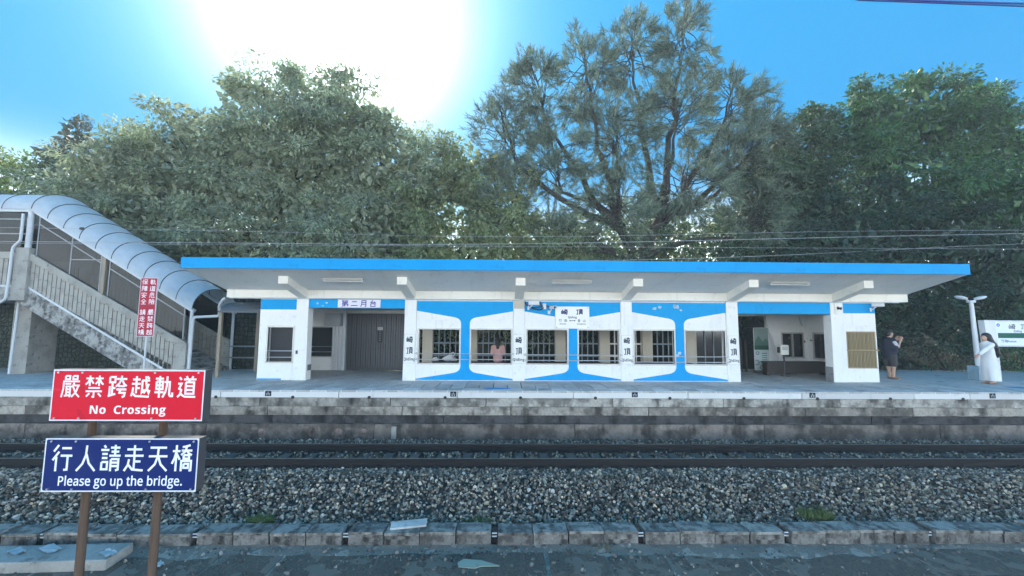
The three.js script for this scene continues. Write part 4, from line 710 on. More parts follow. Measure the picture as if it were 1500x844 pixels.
// weeds
const grassMats = [[0.05, 0.11, 0.025], [0.075, 0.13, 0.03], [0.13, 0.13, 0.055]].map((c) => new THREE.MeshPhysicalMaterial({ color: rgb(...c), roughness: 0.9, transmission: 0.25, thickness: 0, side: THREE.DoubleSide }));
function weed(label, x, z, y, R, H, n, m) {
  const t = thing('weed_tuft', label, 'weed', [x, y, z], 'weed tufts by the kerb'), pos = [];
  for (let i = 0; i < n; i++) { const a = rr(0, 6.28), r = R * Math.sqrt(rnd()), bxx = Math.cos(a) * r, bz = Math.sin(a) * r * 0.5, h = H * rr(0.4, 1), lx = bxx + rr(-0.09, 0.09), lz = bz + rr(-0.06, 0.06), w = rr(0.004, 0.009); const mx = (bxx * 0.6 + lx * 0.4), mz = (bz * 0.6 + lz * 0.4);
    pos.push(bxx - w, 0, bz, bxx + w, 0, bz, mx + w, h * 0.6, mz, bxx - w, 0, bz, mx + w, h * 0.6, mz, mx - w, h * 0.6, mz, mx - w, h * 0.6, mz, mx + w, h * 0.6, mz, lx, h, lz); }
  const g = new THREE.BufferGeometry(); g.setAttribute('position', new THREE.Float32BufferAttribute(pos, 3)); g.computeVertexNormals(); mesh('blades', g, m, t); return t;
}
weed('green weed tuft behind the kerb, nearest the red and blue sign', -4.0, -7.3, -1.42, 0.22, 0.16, 150, grassMats[0]);
weed('faint low weed tuft behind the kerb, middle of three', -0.4, -7.28, -1.42, 0.22, 0.1, 90, grassMats[1]);
weed('bright green weed tuft among the stones toward the right end', 5.35, -7.4, -1.4, 0.3, 0.19, 220, grassMats[1]);
weed('dry straw tuft in a kerb gap at the foot of the kerb', 1.55, -6.75, -1.6, 0.16, 0.14, 40, grassMats[2]);
// ---------------------------------------------------------------- people
function sdf(bones, lo, hi, res, k, name, m, parent, cut = -9) {
  const size = hi.clone().sub(lo), S = Math.max(size.x, size.y, size.z) * 1.04, mid = lo.clone().add(hi).multiplyScalar(0.5);
  const mc = new MarchingCubes(res, m, false, false, 60000), h = res / 2, B = bones.map((b) => ({ a: V(b[0], b[1], b[2]), ra: b[3], b: V(b[4], b[5], b[6]), rb: b[7], sz: b[8] ?? 1 })), p = V(), d = V(), e = V();
  for (let z = 0; z < res; z++) for (let y = 0; y < res; y++) for (let x = 0; x < res; x++) {
    p.set((x - h) / h, (y - h) / h, (z - h) / h).multiplyScalar(S / 2).add(mid); let acc = 0;
    for (const b of B) { d.copy(b.b).sub(b.a); e.copy(p).sub(b.a); const L = d.lengthSq(), tt = L ? clamp(e.dot(d) / L, 0, 1) : 0; e.addScaledVector(d, -tt); e.z /= b.sz; acc += Math.exp(-(e.length() - lerp(b.ra, b.rb, tt)) / k); }
    mc.field[x + y * res + z * res * res] = Math.min(acc > 0 ? clamp(k * Math.log(acc), -9, 9) : -9, p.y - cut);
  }
  mc.isolation = 0; mc.update(); const n = mc.count, g = new THREE.BufferGeometry();
  g.setAttribute('position', new THREE.BufferAttribute(mc.positionArray.slice(0, n * 3), 3)); g.setAttribute('normal', new THREE.BufferAttribute(mc.normalArray.slice(0, n * 3), 3));
  g.scale(S / 2, S / 2, S / 2); g.translate(mid.x, mid.y, mid.z); g.computeVertexNormals(); return mesh(name, g, m, parent);
}
const fingers = (w, dir, side, s = 1) => { // five fingers from the wrist point w along dir, spread along side
  const out = [], up = V().crossVectors(dir, side); for (let i = 0; i < 4; i++) { const b = w.clone().addScaledVector(dir, 0.085 * s).addScaledVector(side, (i - 1.5) * 0.021 * s), L = [0.065, 0.075, 0.07, 0.055][i] * s, m = b.clone().addScaledVector(dir, L * 0.55), t = m.clone().addScaledVector(dir, L * 0.4).addScaledVector(up, -0.02 * s); out.push([...b, 0.0095, ...m, 0.0088], [...m, 0.0088, ...t, 0.0075]); }
  const tb = w.clone().addScaledVector(dir, 0.03 * s).addScaledVector(side, -0.035 * s), tm = tb.clone().addScaledVector(dir, 0.035 * s).addScaledVector(side, -0.025 * s), tt = tm.clone().addScaledVector(dir, 0.03 * s); out.push([...tb, 0.011, ...tm, 0.01], [...tm, 0.01, ...tt, 0.008]);
  out.push([...w, 0.026, ...w.clone().addScaledVector(dir, 0.08 * s), 0.034]); return out;
};
const head = (x, y, z, f, s = 1) => [ // f: direction of the face along x
  [x - f * 0.012, y + 0.03, z, 0.093 * s, x - f * 0.02, y + 0.035, z, 0.092 * s, 0.86], [x + f * 0.03, y - 0.03, z, 0.066 * s, x + f * 0.045, y - 0.075, z, 0.042 * s, 0.85],
  [x + f * 0.088, y + 0.015, z, 0.011, x + f * 0.103, y - 0.02, z, 0.014], [x + f * 0.085, y - 0.055, z - 0.014, 0.009, x + f * 0.085, y - 0.055, z + 0.014, 0.009], [x + f * 0.083, y + 0.03, z - 0.045, 0.012, x + f * 0.083, y + 0.03, z + 0.045, 0.012],
  [x - f * 0.005, y + 0.015, z + 0.082, 0.016, x - f * 0.01, y - 0.02, z + 0.08, 0.012], [x - f * 0.005, y + 0.015, z - 0.082, 0.016, x - f * 0.01, y - 0.02, z - 0.08, 0.012],
];
{ // woman in a long white dress, facing left, one arm held out
  const t = thing('person', 'woman in a long white dress with long black hair, one arm stretched forward', 'person', [16.35, 0, -14.05]);
  const bones = [[0, 0.92, 0, 0.085, 0.02, 1.18, 0, 0.085, 1.25], [0.02, 1.28, 0, 0.085, 0.01, 1.34, 0, 0.085, 1.5], [0.0, 1.36, 0, 0.05, -0.02, 1.47, 0, 0.046], ...head(-0.03, 1.545, 0, -1),
    [0, 1.3, 0.15, 0.048, -0.26, 1.13, 0.17, 0.038], [-0.26, 1.13, 0.17, 0.038, -0.47, 0.97, 0.16, 0.027], ...fingers(V(-0.47, 0.97, 0.16), V(-0.8, -0.6, 0).normalize(), V(0, 0, 1)),
    [0.04, 1.3, -0.15, 0.048, 0.22, 1.06, -0.14, 0.038], [0.22, 1.06, -0.14, 0.038, 0.33, 0.87, -0.08, 0.027], ...fingers(V(0.33, 0.87, -0.08), V(0.45, -0.9, 0).normalize(), V(0, 0, 1)),
    [0.0, 0.88, 0.06, 0.07, 0.03, 0.48, 0.09, 0.055], [0.03, 0.48, 0.09, 0.055, 0.06, 0.08, 0.09, 0.035], [0, 0.88, -0.06, 0.07, -0.02, 0.48, -0.08, 0.055], [-0.02, 0.48, -0.08, 0.055, 0.02, 0.08, -0.08, 0.035],
    [0.07, 0.05, 0.09, 0.035, -0.1, 0.035, 0.1, 0.028], [0.03, 0.05, -0.08, 0.035, -0.13, 0.035, -0.08, 0.028]];
  sdf(bones, V(-0.7, 0, -0.35), V(0.5, 1.7, 0.35), 112, 0.014, 'body', M.skin, t);
  sdf([[0.01, 1.29, 0, 0.13, 0.02, 1.05, 0, 0.128, 1.4], [0.02, 1.05, 0, 0.128, 0.06, 0.6, 0, 0.18, 1.35], [0.06, 0.6, 0, 0.18, 0.1, 0.0, 0, 0.215, 1.1], [0.0, 0.6, 0.1, 0.1, -0.06, 0.0, 0.16, 0.1], [0.16, 0.6, -0.05, 0.1, 0.34, 0.0, -0.02, 0.09], [0.02, 0.6, -0.12, 0.09, 0.06, 0, -0.22, 0.09], [0.0, 1.3, 0.16, 0.07, -0.26, 1.13, 0.17, 0.062], [-0.26, 1.13, 0.17, 0.062, -0.42, 1.005, 0.16, 0.058], [0.04, 1.3, -0.15, 0.07, 0.22, 1.06, -0.14, 0.06], [0.22, 1.06, -0.14, 0.06, 0.31, 0.92, -0.09, 0.056], [0, 1.36, 0, 0.075, 0, 1.38, 0, 0.066]], V(-0.6, 0.05, -0.42), V(0.62, 1.5, 0.42), 84, 0.016, 'dress', M.dress, t, 0.1);
  sdf([[-0.005, 1.6, 0, 0.1, 0.025, 1.6, 0, 0.1, 0.95], [0.05, 1.58, 0, 0.095, 0.13, 1.3, 0.03, 0.1, 1.2], [0.13, 1.3, 0.03, 0.1, 0.24, 0.92, 0.05, 0.065, 1.5], [0.03, 1.54, 0.085, 0.05, 0.13, 1.2, 0.16, 0.06], [0.13, 1.2, 0.16, 0.06, 0.2, 1.0, 0.16, 0.045], [0.02, 1.52, -0.08, 0.045, 0.1, 1.2, -0.12, 0.04]], V(-0.14, 0.8, -0.28), V(0.36, 1.75, 0.3), 60, 0.02, 'hair', M.hair, t);
  for (const z of [0.095, -0.08]) mesh('sandal', bx(-0.15, 0.09, 0.002, 0.02, z - 0.045, z + 0.045, 0.008), M.shoe, t);
  t.rotation.z = 0;
}
{ // man photographing, facing right
  const t = thing('person', 'man in dark shirt and shorts taking a picture with raised hands', 'person', [14.1, 0, -15.25]);
  const bones = [[0, 0.95, 0, 0.15, 0.0, 1.2, 0, 0.15, 1.2], [0.0, 1.3, 0, 0.13, -0.01, 1.4, 0, 0.1, 1.6], [0, 1.42, 0, 0.058, 0.03, 1.52, 0, 0.055], ...head(0.05, 1.62, 0, 1, 1.04),
    [0.0, 1.4, 0.19, 0.06, 0.14, 1.16, 0.2, 0.047], [0.14, 1.16, 0.2, 0.047, 0.36, 1.38, 0.08, 0.034], [0.0, 1.4, -0.19, 0.06, 0.16, 1.17, -0.2, 0.047], [0.16, 1.17, -0.2, 0.047, 0.37, 1.4, -0.08, 0.034],
    ...fingers(V(0.36, 1.38, 0.08), V(0.5, 0.85, -0.1).normalize(), V(0.3, 0, 0.95)), ...fingers(V(0.37, 1.4, -0.08), V(0.5, 0.85, 0.1).normalize(), V(0.3, 0, 0.95)),
    [0, 0.9, 0.1, 0.11, 0.02, 0.5, 0.11, 0.068], [0.02, 0.5, 0.11, 0.068, -0.02, 0.09, 0.11, 0.042], [0, 0.9, -0.1, 0.11, 0.03, 0.5, -0.12, 0.068], [0.03, 0.5, -0.12, 0.068, 0.08, 0.09, -0.14, 0.042], [-0.05, 0.05, 0.11, 0.042, 0.17, 0.035, 0.13, 0.034], [0.05, 0.05, -0.14, 0.042, 0.28, 0.035, -0.15, 0.034]];
  sdf(bones, V(-0.3, 0, -0.36), V(0.6, 1.8, 0.36), 116, 0.015, 'body', M.skin, t);
  sdf([[0, 0.86, 0, 0.19, 0.01, 1.15, 0, 0.19, 1.2], [0.01, 1.15, 0, 0.19, -0.01, 1.36, 0, 0.14, 1.6], [0, 1.42, 0, 0.085, 0, 1.44, 0, 0.075], [0.0, 1.4, 0.18, 0.08, 0.07, 1.28, 0.2, 0.078], [0.0, 1.4, -0.18, 0.08, 0.08, 1.28, -0.2, 0.078]], V(-0.3, 0.6, -0.36), V(0.32, 1.56, 0.36), 56, 0.02, 'shirt', M.shirt, t);
  sdf([[0.02, 1.24, 0.215, 0.076, 0.075, 1.2, 0.21, 0.07], [0, 1.33, 0.21, 0.072, 0.03, 1.27, 0.215, 0.075]], V(-0.12, 1.08, 0.1), V(0.2, 1.45, 0.32), 36, 0.012, 'sleeve', mat(rgb(0.5, 0.5, 0.52), 0.9), t);
  sdf([[0, 0.9, 0, 0.18, 0, 0.86, 0, 0.18, 1.15], [0, 0.82, 0.1, 0.135, 0.02, 0.54, 0.11, 0.115], [0, 0.82, -0.1, 0.135, 0.03, 0.54, -0.12, 0.115]], V(-0.26, 0.4, -0.32), V(0.26, 1.1, 0.32), 48, 0.02, 'shorts', M.shorts, t);
  sdf([[0.02, 1.66, 0, 0.102, 0.045, 1.675, 0, 0.1, 0.9], [-0.03, 1.6, 0, 0.07, -0.02, 1.62, 0, 0.075, 1]], V(-0.15, 1.5, -0.16), V(0.2, 1.82, 0.16), 40, 0.012, 'hair', M.hair, t);
  for (const [x, z, r] of [[0.06, 0.12, 0.08], [0.16, -0.145, 0.05]]) { const g = new THREE.SphereGeometry(1, 16, 10); g.scale(0.17, 0.055, 0.062); const s = mesh('shoe', g, M.shoe, t); s.position.set(x, 0.05, z); s.rotation.y = r; }
  mesh('phone', bx(0.40, 0.425, 1.4, 1.52, -0.1, 0.1, 0.006), M.black, t);
}
{ // person sitting inside, seen through the second opening
  const t = thing('person', 'seated dark-haired person in pink, back turned, seen through a wall opening', 'person', [-0.24, 0, -16.5]); t.rotation.y = Math.PI;
  sdf([[0, 0.55, 0, 0.16, 0, 0.85, 0, 0.14, 0.8], [-0.14, 1.0, 0, 0.07, 0.14, 1.0, 0, 0.07], [0, 1.05, 0, 0.06, 0, 1.12, 0.01, 0.055], [0, 1.21, 0.02, 0.088, 0, 1.18, 0.03, 0.08], [-0.19, 1.0, 0, 0.055, -0.23, 0.75, 0.06, 0.045], [-0.23, 0.75, 0.06, 0.045, -0.1, 0.66, 0.25, 0.035], [0.19, 1.0, 0, 0.055, 0.23, 0.75, 0.06, 0.045], [0.23, 0.75, 0.06, 0.045, 0.1, 0.66, 0.25, 0.035], [-0.09, 0.52, 0.05, 0.09, -0.1, 0.5, 0.42, 0.06], [0.09, 0.52, 0.05, 0.09, 0.1, 0.5, 0.42, 0.06], [-0.1, 0.5, 0.42, 0.06, -0.1, 0.06, 0.42, 0.04], [0.1, 0.5, 0.42, 0.06, 0.1, 0.06, 0.42, 0.04], [-0.1, 0.05, 0.4, 0.04, -0.1, 0.04, 0.58, 0.035], [0.1, 0.05, 0.4, 0.04, 0.1, 0.04, 0.58, 0.035],
    ...fingers(V(-0.1, 0.66, 0.25), V(0.5, -0.3, 0.8).normalize(), V(0, 1, 0)), ...fingers(V(0.1, 0.66, 0.25), V(-0.5, -0.3, 0.8).normalize(), V(0, 1, 0))], V(-0.35, 0, -0.2), V(0.35, 1.35, 0.7), 84, 0.016, 'body', M.skin, t);
  sdf([[0, 0.55, 0, 0.185, 0, 0.85, 0, 0.165, 0.85], [-0.15, 0.99, 0, 0.09, 0.15, 0.99, 0, 0.09], [-0.19, 1.0, 0, 0.075, -0.225, 0.8, 0.04, 0.07], [0.19, 1.0, 0, 0.075, 0.225, 0.8, 0.04, 0.07]], V(-0.36, 0.35, -0.24), V(0.36, 1.14, 0.24), 48, 0.02, 'blouse', M.pink, t);
  sdf([[0, 1.25, -0.01, 0.11, 0, 1.18, -0.03, 0.105], [0, 1.15, -0.06, 0.08, 0, 0.98, -0.09, 0.06, 0.8]], V(-0.18, 0.88, -0.2), V(0.18, 1.4, 0.14), 40, 0.015, 'hair', M.hair, t);
}
// ---------------------------------------------------------------- trees and bushes
const leafMat = (c, tr = 0.32, rough = 0.55) => new THREE.MeshPhysicalMaterial({ color: rgb(...c), roughness: rough, transmission: tr, thickness: 0, side: THREE.DoubleSide, vertexColors: true });
const LEAF = leafMat([1, 1, 1], 0.46, 0.62), LEAF_THIN = leafMat([1, 1, 1], 0.6, 0.7), NEEDLE = leafMat([1, 1, 1], 0.25, 0.75);
class Leaves {
  constructor() { this.p = []; this.c = []; }
  leaf(o, dir, nor, L, W, col) { // a folded kite: stem end, two sides, tip
    const s = V().crossVectors(dir, nor).normalize(), fold = W * 0.18, a = o, t = o.clone().addScaledVector(dir, L), m = o.clone().addScaledVector(dir, L * 0.42), l = m.clone().addScaledVector(s, W / 2).addScaledVector(nor, fold), r = m.clone().addScaledVector(s, -W / 2).addScaledVector(nor, fold);
    this.p.push(a.x, a.y, a.z, r.x, r.y, r.z, t.x, t.y, t.z, a.x, a.y, a.z, t.x, t.y, t.z, l.x, l.y, l.z);
    for (let i = 0; i < 6; i++) this.c.push(col[0], col[1], col[2]);
  }
  blade(o, tip, w, col) { const d = tip.clone().sub(o), s = V(rr(-1, 1), rr(-1, 1), rr(-1, 1)).cross(d).normalize().multiplyScalar(w / 2); const m = o.clone().lerp(tip, 0.5); m.y += d.length() * 0.08;
    this.p.push(o.x - s.x, o.y - s.y, o.z - s.z, o.x + s.x, o.y + s.y, o.z + s.z, m.x + s.x, m.y + s.y, m.z + s.z, m.x + s.x, m.y + s.y, m.z + s.z, tip.x, tip.y, tip.z, m.x - s.x, m.y - s.y, m.z - s.z, o.x - s.x, o.y - s.y, o.z - s.z, m.x + s.x, m.y + s.y, m.z + s.z, m.x - s.x, m.y - s.y, m.z - s.z); for (let i = 0; i < 9; i++) this.c.push(col[0], col[1], col[2]); }
  build(name, m, parent) { const g = new THREE.BufferGeometry(); g.setAttribute('position', new THREE.BufferAttribute(new Float32Array(this.p), 3)); g.setAttribute('color', new THREE.BufferAttribute(new Float32Array(this.c), 3)); g.computeVertexNormals(); return mesh(name, g, m, parent); }
}
const mixc = (a, b, t, k) => [lerp(a[0], b[0], t) * k, lerp(a[1], b[1], t) * k, lerp(a[2], b[2], t) * k];
function sphereDir() { const z = rr(-1, 1), a = rr(0, 6.2832), r = Math.sqrt(1 - z * z); return V(r * Math.cos(a), z, r * Math.sin(a)); }
// one spray of leaves: leaves spread over a flattened dome that faces out
function spray(L, c, out, R, n, size, pal) {
  const tone = rnd(), k0 = rr(0.6, 1.4), fill = V();
  for (let i = 0; i < n; i++) {
    const d = sphereDir(), o = c.clone().add(fill.set(d.x, d.y * 0.55, d.z).multiplyScalar(R * Math.cbrt(rnd())));
    const dir = d.clone().multiplyScalar(0.7).addScaledVector(out, 0.5).add(V(0, -0.35 + rr(-0.3, 0.3), 0)).normalize(), nor = V(rr(-0.6, 0.6), 1, rr(-0.6, 0.6)).addScaledVector(out, 0.4).normalize();
    const s = size * rr(0.7, 1.25); L.leaf(o, dir, nor, s, s * rr(0.42, 0.6), mixc(pal[0], pal[1], clamp(tone * 0.7 + rr(0, 0.4), 0, 1), k0 * rr(0.8, 1.2)));
  }
}
// lobes: [x, y, z, rx, ry, rz, density]
function leafyTree(name, label, base, lobes, { size = 0.19, pal, per = 25, R = 0.46, dens = 9, trunkR = 0.28, group }) {
  const t = thing(name, label, 'tree', base, group), B = V(...base), L = new Leaves(), wood = [];
  const top = lobes.reduce((a, l) => Math.max(a, l[1]), 0) - base[1], fork = V(0, Math.min(2.6, top * 0.3), 0);
  wood.push(cone(V(0, -1.2, 0), fork, trunkR * 1.25, trunkR, 10));
  for (const [x, y, z, rx, ry, rz, q = 1] of lobes) {
    const c = V(x, y, z).sub(B), mid = fork.clone().lerp(c, 0.5).add(V(rr(-0.4, 0.4), -0.3, rr(-0.3, 0.3)));
    wood.push(cone(fork, mid, trunkR * 0.42, trunkR * 0.26, 7), cone(mid, c, trunkR * 0.26, trunkR * 0.1, 6));
    // clumps: smaller domes that stand out of the lobe's surface, each made of many sprays
    const area = rx * ry + ry * rz + rx * rz, nc = Math.max(5, Math.round(area * 1.0)), per1 = Math.round(1.9 * dens * q * area / nc);
    for (let j = 0; j < nc; j++) {
      const d0 = sphereDir(), u0 = j < nc * 0.72 ? rr(0.66, 1) : rr(0.15, 0.66), cc = c.clone().add(V(d0.x * rx, d0.y * ry, d0.z * rz).multiplyScalar(u0)), cr = rr(0.55, 1.15) * Math.cbrt(rx * ry * rz) * 0.36, flat = rr(0.38, 0.72);
      if (cc.y + B.y < 0) continue;
      if (u0 > 0.5) wood.push(cone(c.clone().lerp(cc, 0.2), cc, trunkR * 0.1, trunkR * 0.03, 4));
      for (let i = 0; i < per1; i++) { const d = sphereDir(), p = cc.clone().add(V(d.x * cr * 1.25, d.y * cr * flat, d.z * cr * 1.1).multiplyScalar(Math.pow(rnd(), 0.45))); if (p.y + B.y > -0.2) spray(L, p, d, R * rr(0.6, 1.15), per, size, pal); }
    }
  }
  // inner leaves, larger and fewer, that close the heart of each lobe
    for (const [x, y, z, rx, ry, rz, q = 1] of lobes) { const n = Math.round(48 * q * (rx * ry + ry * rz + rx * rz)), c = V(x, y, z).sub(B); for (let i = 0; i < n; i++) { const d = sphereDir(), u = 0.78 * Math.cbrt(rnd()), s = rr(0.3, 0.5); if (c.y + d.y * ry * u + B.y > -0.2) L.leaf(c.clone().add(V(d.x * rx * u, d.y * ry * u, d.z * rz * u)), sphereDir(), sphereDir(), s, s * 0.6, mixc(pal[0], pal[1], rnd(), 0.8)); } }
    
    mesh('trunk', wood.map((g) => { const n = g.toNonIndexed(); n.deleteAttribute('uv'); return uvBox(n, 1.1); }), M.bark, t); L.build('crown', pal === PAL.hazed || pal === PAL.olive ? LEAF_THIN : LEAF, t); return t;
}
const PAL = { hazed: [[0.25, 0.32, 0.21], [0.46, 0.5, 0.31]], banyan: [[0.04, 0.1, 0.045], [0.1, 0.17, 0.06]], olive: [[0.18, 0.25, 0.1], [0.38, 0.43, 0.19]], deep: [[0.008, 0.05, 0.028], [0.028, 0.105, 0.042]], green: [[0.012, 0.085, 0.04], [0.11, 0.27, 0.06]], pine: [[0.07, 0.1, 0.06], [0.14, 0.16, 0.1]], lime: [[0.16, 0.26, 0.05], [0.3, 0.36, 0.08]] };  // first palette is pale and greyed: the sun's veil put into the leaf colour
leafyTree('broadleaf_tree', 'huge rounded dense tree rising behind the left half of the shelter', [-11, 0.8, -21.5], [[-12.2, 10.9, -21.2, 3.9, 4.2, 3], [-8.6, 11.3, -21.2, 3.1, 3.6, 2.8], [-5.9, 8.9, -20.8, 2.6, 3.8, 2.4], [-15.6, 9.8, -21.2, 3.1, 4, 2.8], [-11.6, 6, -20, 4.8, 3.6, 2.2, 0.8], [-7.3, 5.4, -19.8, 3.2, 3.4, 2, 0.8], [-13.6, 14.0, -21.3, 1.3, 0.9, 1], [-9.0, 14.4, -21.3, 1.2, 1.0, 1], [-11.2, 14.8, -21.3, 1.0, 0.8, 0.9], [-6.4, 12.2, -21, 1.2, 1.0, 1], [-3.9, 9.4, -20.9, 2.1, 2.3, 1.8, 0.8]], { pal: PAL.hazed, dens: 11, per: 24, trunkR: 0.5 });
leafyTree('broadleaf_tree', 'dense dark tree leaning over the curved stairway roof', [-18, 0.8, -21], [[-19, 9.2, -21, 2.8, 3.2, 2.6], [-17.4, 6.4, -20.4, 3.6, 3.4, 2.2, 0.85], [-21.5, 7.2, -21.2, 2.7, 3.2, 2.3], [-19.6, 4.6, -20, 4.4, 2.8, 2, 0.8], [-23.6, 4.8, -20.6, 2.8, 3.2, 2], [-15, 4.6, -19.6, 2.6, 2.8, 1.7, 0.8]], { pal: PAL.hazed, dens: 11, per: 24, trunkR: 0.34 });
leafyTree('broadleaf_tree', 'sunlit pale green tree at the far left edge behind the bridge', [-27, 1, -23], [[-27, 8.6, -23, 2.9, 2.6, 2.4], [-30, 7.6, -23, 2.8, 3, 2.4], [-26, 5.4, -22, 3.2, 3, 2]], { pal: PAL.lime, dens: 10, per: 24, trunkR: 0.3 });
leafyTree('broadleaf_tree', 'loose yellow-green tree filling the gap between the rounded tree and the tall feathery tree', [-2.2, 0.8, -20.5], [[-1.9, 8.9, -20.7, 2.2, 2.7, 1.9, 0.75], [-0.2, 6.9, -20.2, 2.4, 3.2, 1.9, 0.7], [-4.2, 6.6, -20.6, 2.2, 3, 1.9, 0.8], [-2, 4.2, -19.6, 3.6, 2.4, 1.6, 0.7], [2.3, 4.6, -19.8, 2.2, 2.6, 1.6, 0.7]], { pal: PAL.olive, dens: 9, per: 24, trunkR: 0.24 });
leafyTree('broadleaf_tree', 'dark leafy tree between the tall feathery tree and the right hand crown', [15.3, 0.8, -22], [[14.4, 9.4, -22, 2.4, 3.2, 2.2], [16.4, 11, -22, 2.4, 3, 2.2], [13.4, 6.4, -21.4, 2.6, 3, 2], [16.5, 6.4, -21, 3, 3.6, 2.2], [17.2, 13.4, -22, 1.2, 0.9, 1]], { pal: PAL.banyan, dens: 10, per: 24, trunkR: 0.32 });
leafyTree('broadleaf_tree', 'big layered dark green tree at the right, over the lamp and station sign', [23, 0.6, -21], [[20, 12, -21.4, 2.5, 2.7, 2.2], [22.4, 13, -21.4, 2.3, 2.4, 2.1], [25, 12.2, -21.2, 2.6, 2.5, 2.2], [21, 8.4, -20.6, 3.2, 3, 2.2], [24.6, 8.6, -20.4, 3.2, 3, 2.2], [27.6, 9.6, -21, 2.6, 3.2, 2.2], [22.4, 15.1, -21.4, 0.9, 0.9, 0.8], [19.2, 14.2, -21.4, 0.9, 0.9, 0.8], [25.6, 14.5, -21.3, 1.3, 0.7, 0.9], [30.4, 7.6, -21, 3, 3.8, 2.2]], { pal: PAL.green, dens: 11, per: 24, trunkR: 0.42 });
leafyTree('broadleaf_tree', 'low dark tree hanging over the platform behind the man with the phone', [18, 0, -19.4], [[16.2, 4.8, -19, 2.8, 2.8, 1.6], [19.6, 5.2, -19, 2.8, 3, 1.6], [22.8, 4.6, -18.8, 2.6, 3, 1.5], [14.4, 3.2, -18.6, 2.2, 2.6, 1.2], [26, 4.2, -18.8, 2.8, 3.4, 1.5], [29.2, 4, -18.8, 2.8, 3.6, 1.5], [18, 3, -19.6, 3.4, 3, 1.2], [22, 3, -19.6, 3.4, 3, 1.2], [26, 2.6, -19.6, 3.4, 3, 1.2], [15.4, 5.8, -19.8, 2.6, 2.6, 1.2], [19, 7, -20, 3, 2.4, 1.2]], { pal: PAL.deep, dens: 15, per: 24, trunkR: 0.2 });
leafyTree('broadleaf_tree', 'green tree in the second row, seen behind the trunk of the feathery tree', [8, 1.5, -26], [[4.5, 6.2, -26, 3.6, 3.4, 2], [9.5, 6.8, -26, 3.6, 3.6, 2], [0, 5.8, -26, 3.4, 3.2, 2], [14, 6.4, -26, 3.2, 3.8, 2], [5, 3.6, -25, 4.5, 2.4, 1.5], [11, 3.6, -25, 4.5, 2.4, 1.5]], { pal: PAL.olive, dens: 9, per: 24, trunkR: 0.26 });
leafyTree('broadleaf_tree', 'grey-green tree in the second row, seen in the gaps under the rounded tree', [-9, 1.5, -26.5], [[-6, 6, -26.5, 3.8, 3.4, 2], [-11, 6, -26.5, 3.8, 3.4, 2], [-16, 5.6, -26.5, 3.8, 3.2, 2], [-21, 5.2, -26.5, 3.6, 3, 2], [-9, 3.6, -25.6, 4.6, 2.2, 1.5], [-15.5, 3.6, -25.6, 4.6, 2.2, 1.5]], { pal: PAL.olive, dens: 9, per: 22, trunkR: 0.26 });
leafyTree('conifer_tree', 'small feathery dark conifer top sticking out at the far left', [-24.4, 1, -23.5], [[-24.4, 12.2, -23.5, 0.9, 1.5, 0.8], [-23.2, 11, -23.5, 1.1, 1.2, 0.8], [-25.4, 11, -23.5, 1.2, 1, 0.8], [-24.2, 9.4, -23.4, 1.7, 1.5, 1.1]], { pal: PAL.pine, dens: 10, per: 20, size: 0.13, trunkR: 0.18 });
// understorey
const shrubs = [['leafy shrub behind the shelter roof, left of the feathery trunk', -9.5, 2.8, 2.8, PAL.banyan], ['leafy bush behind the shelter under the yellow-green tree', -4.5, 2.8, 2.8, PAL.olive], ['leafy bush below the fork, its top showing above the canopy', 0.4, 3.6, 3.1, PAL.olive], ['dense bush at the foot of the feathery tree', 4.6, 4.0, 3.2, PAL.banyan], ['dense dark bush behind the right part of the canopy', 9.2, 4.0, 3.3, PAL.deep], ['dark bush beside the right end of the shelter', 13.2, 1.4, 1.7, PAL.deep], ['dark bush behind the man with the phone', 16.2, 1.1, 1.6, PAL.deep], ['dark bush behind the lamp plinth', 19.4, 1.1, 1.6, PAL.deep], ['dark bush behind the station sign at the platform end', 22.6, 1.2, 1.7, PAL.green]];
for (const [label, x, y, r, pal] of shrubs) {
  const z = x > 12 ? -18.3 : -19.6, t = thing('shrub', label, 'shrub', [x, 0, z], 'bushes behind the platform'), L = new Leaves(), rx = r * 1.25, n = Math.round(26 * r * r);
  for (let i = 0; i < n * 2; i++) { const d = sphereDir(), p = V(d.x * rx, y + d.y * r * 0.95, d.z * (x > 12 ? 0.9 : 1.1)); p.lerp(V(0, y, 0), 1 - Math.pow(rnd(), 0.4)); if (p.y > 0) spray(L, p, d, 0.32, 14, 0.15, pal); }
  const w = []; for (let i = 0; i < 6; i++) w.push(cone(V(rr(-0.3, 0.3), -0.3, 0), V(rr(-rx, rx) * 0.6, y * rr(0.8, 1.3), rr(-0.5, 0.5)), 0.05, 0.015, 5)); mesh('stem', w.map((g) => uvBox(g, 1)), M.bark, t); L.build('foliage', LEAF, t);
}
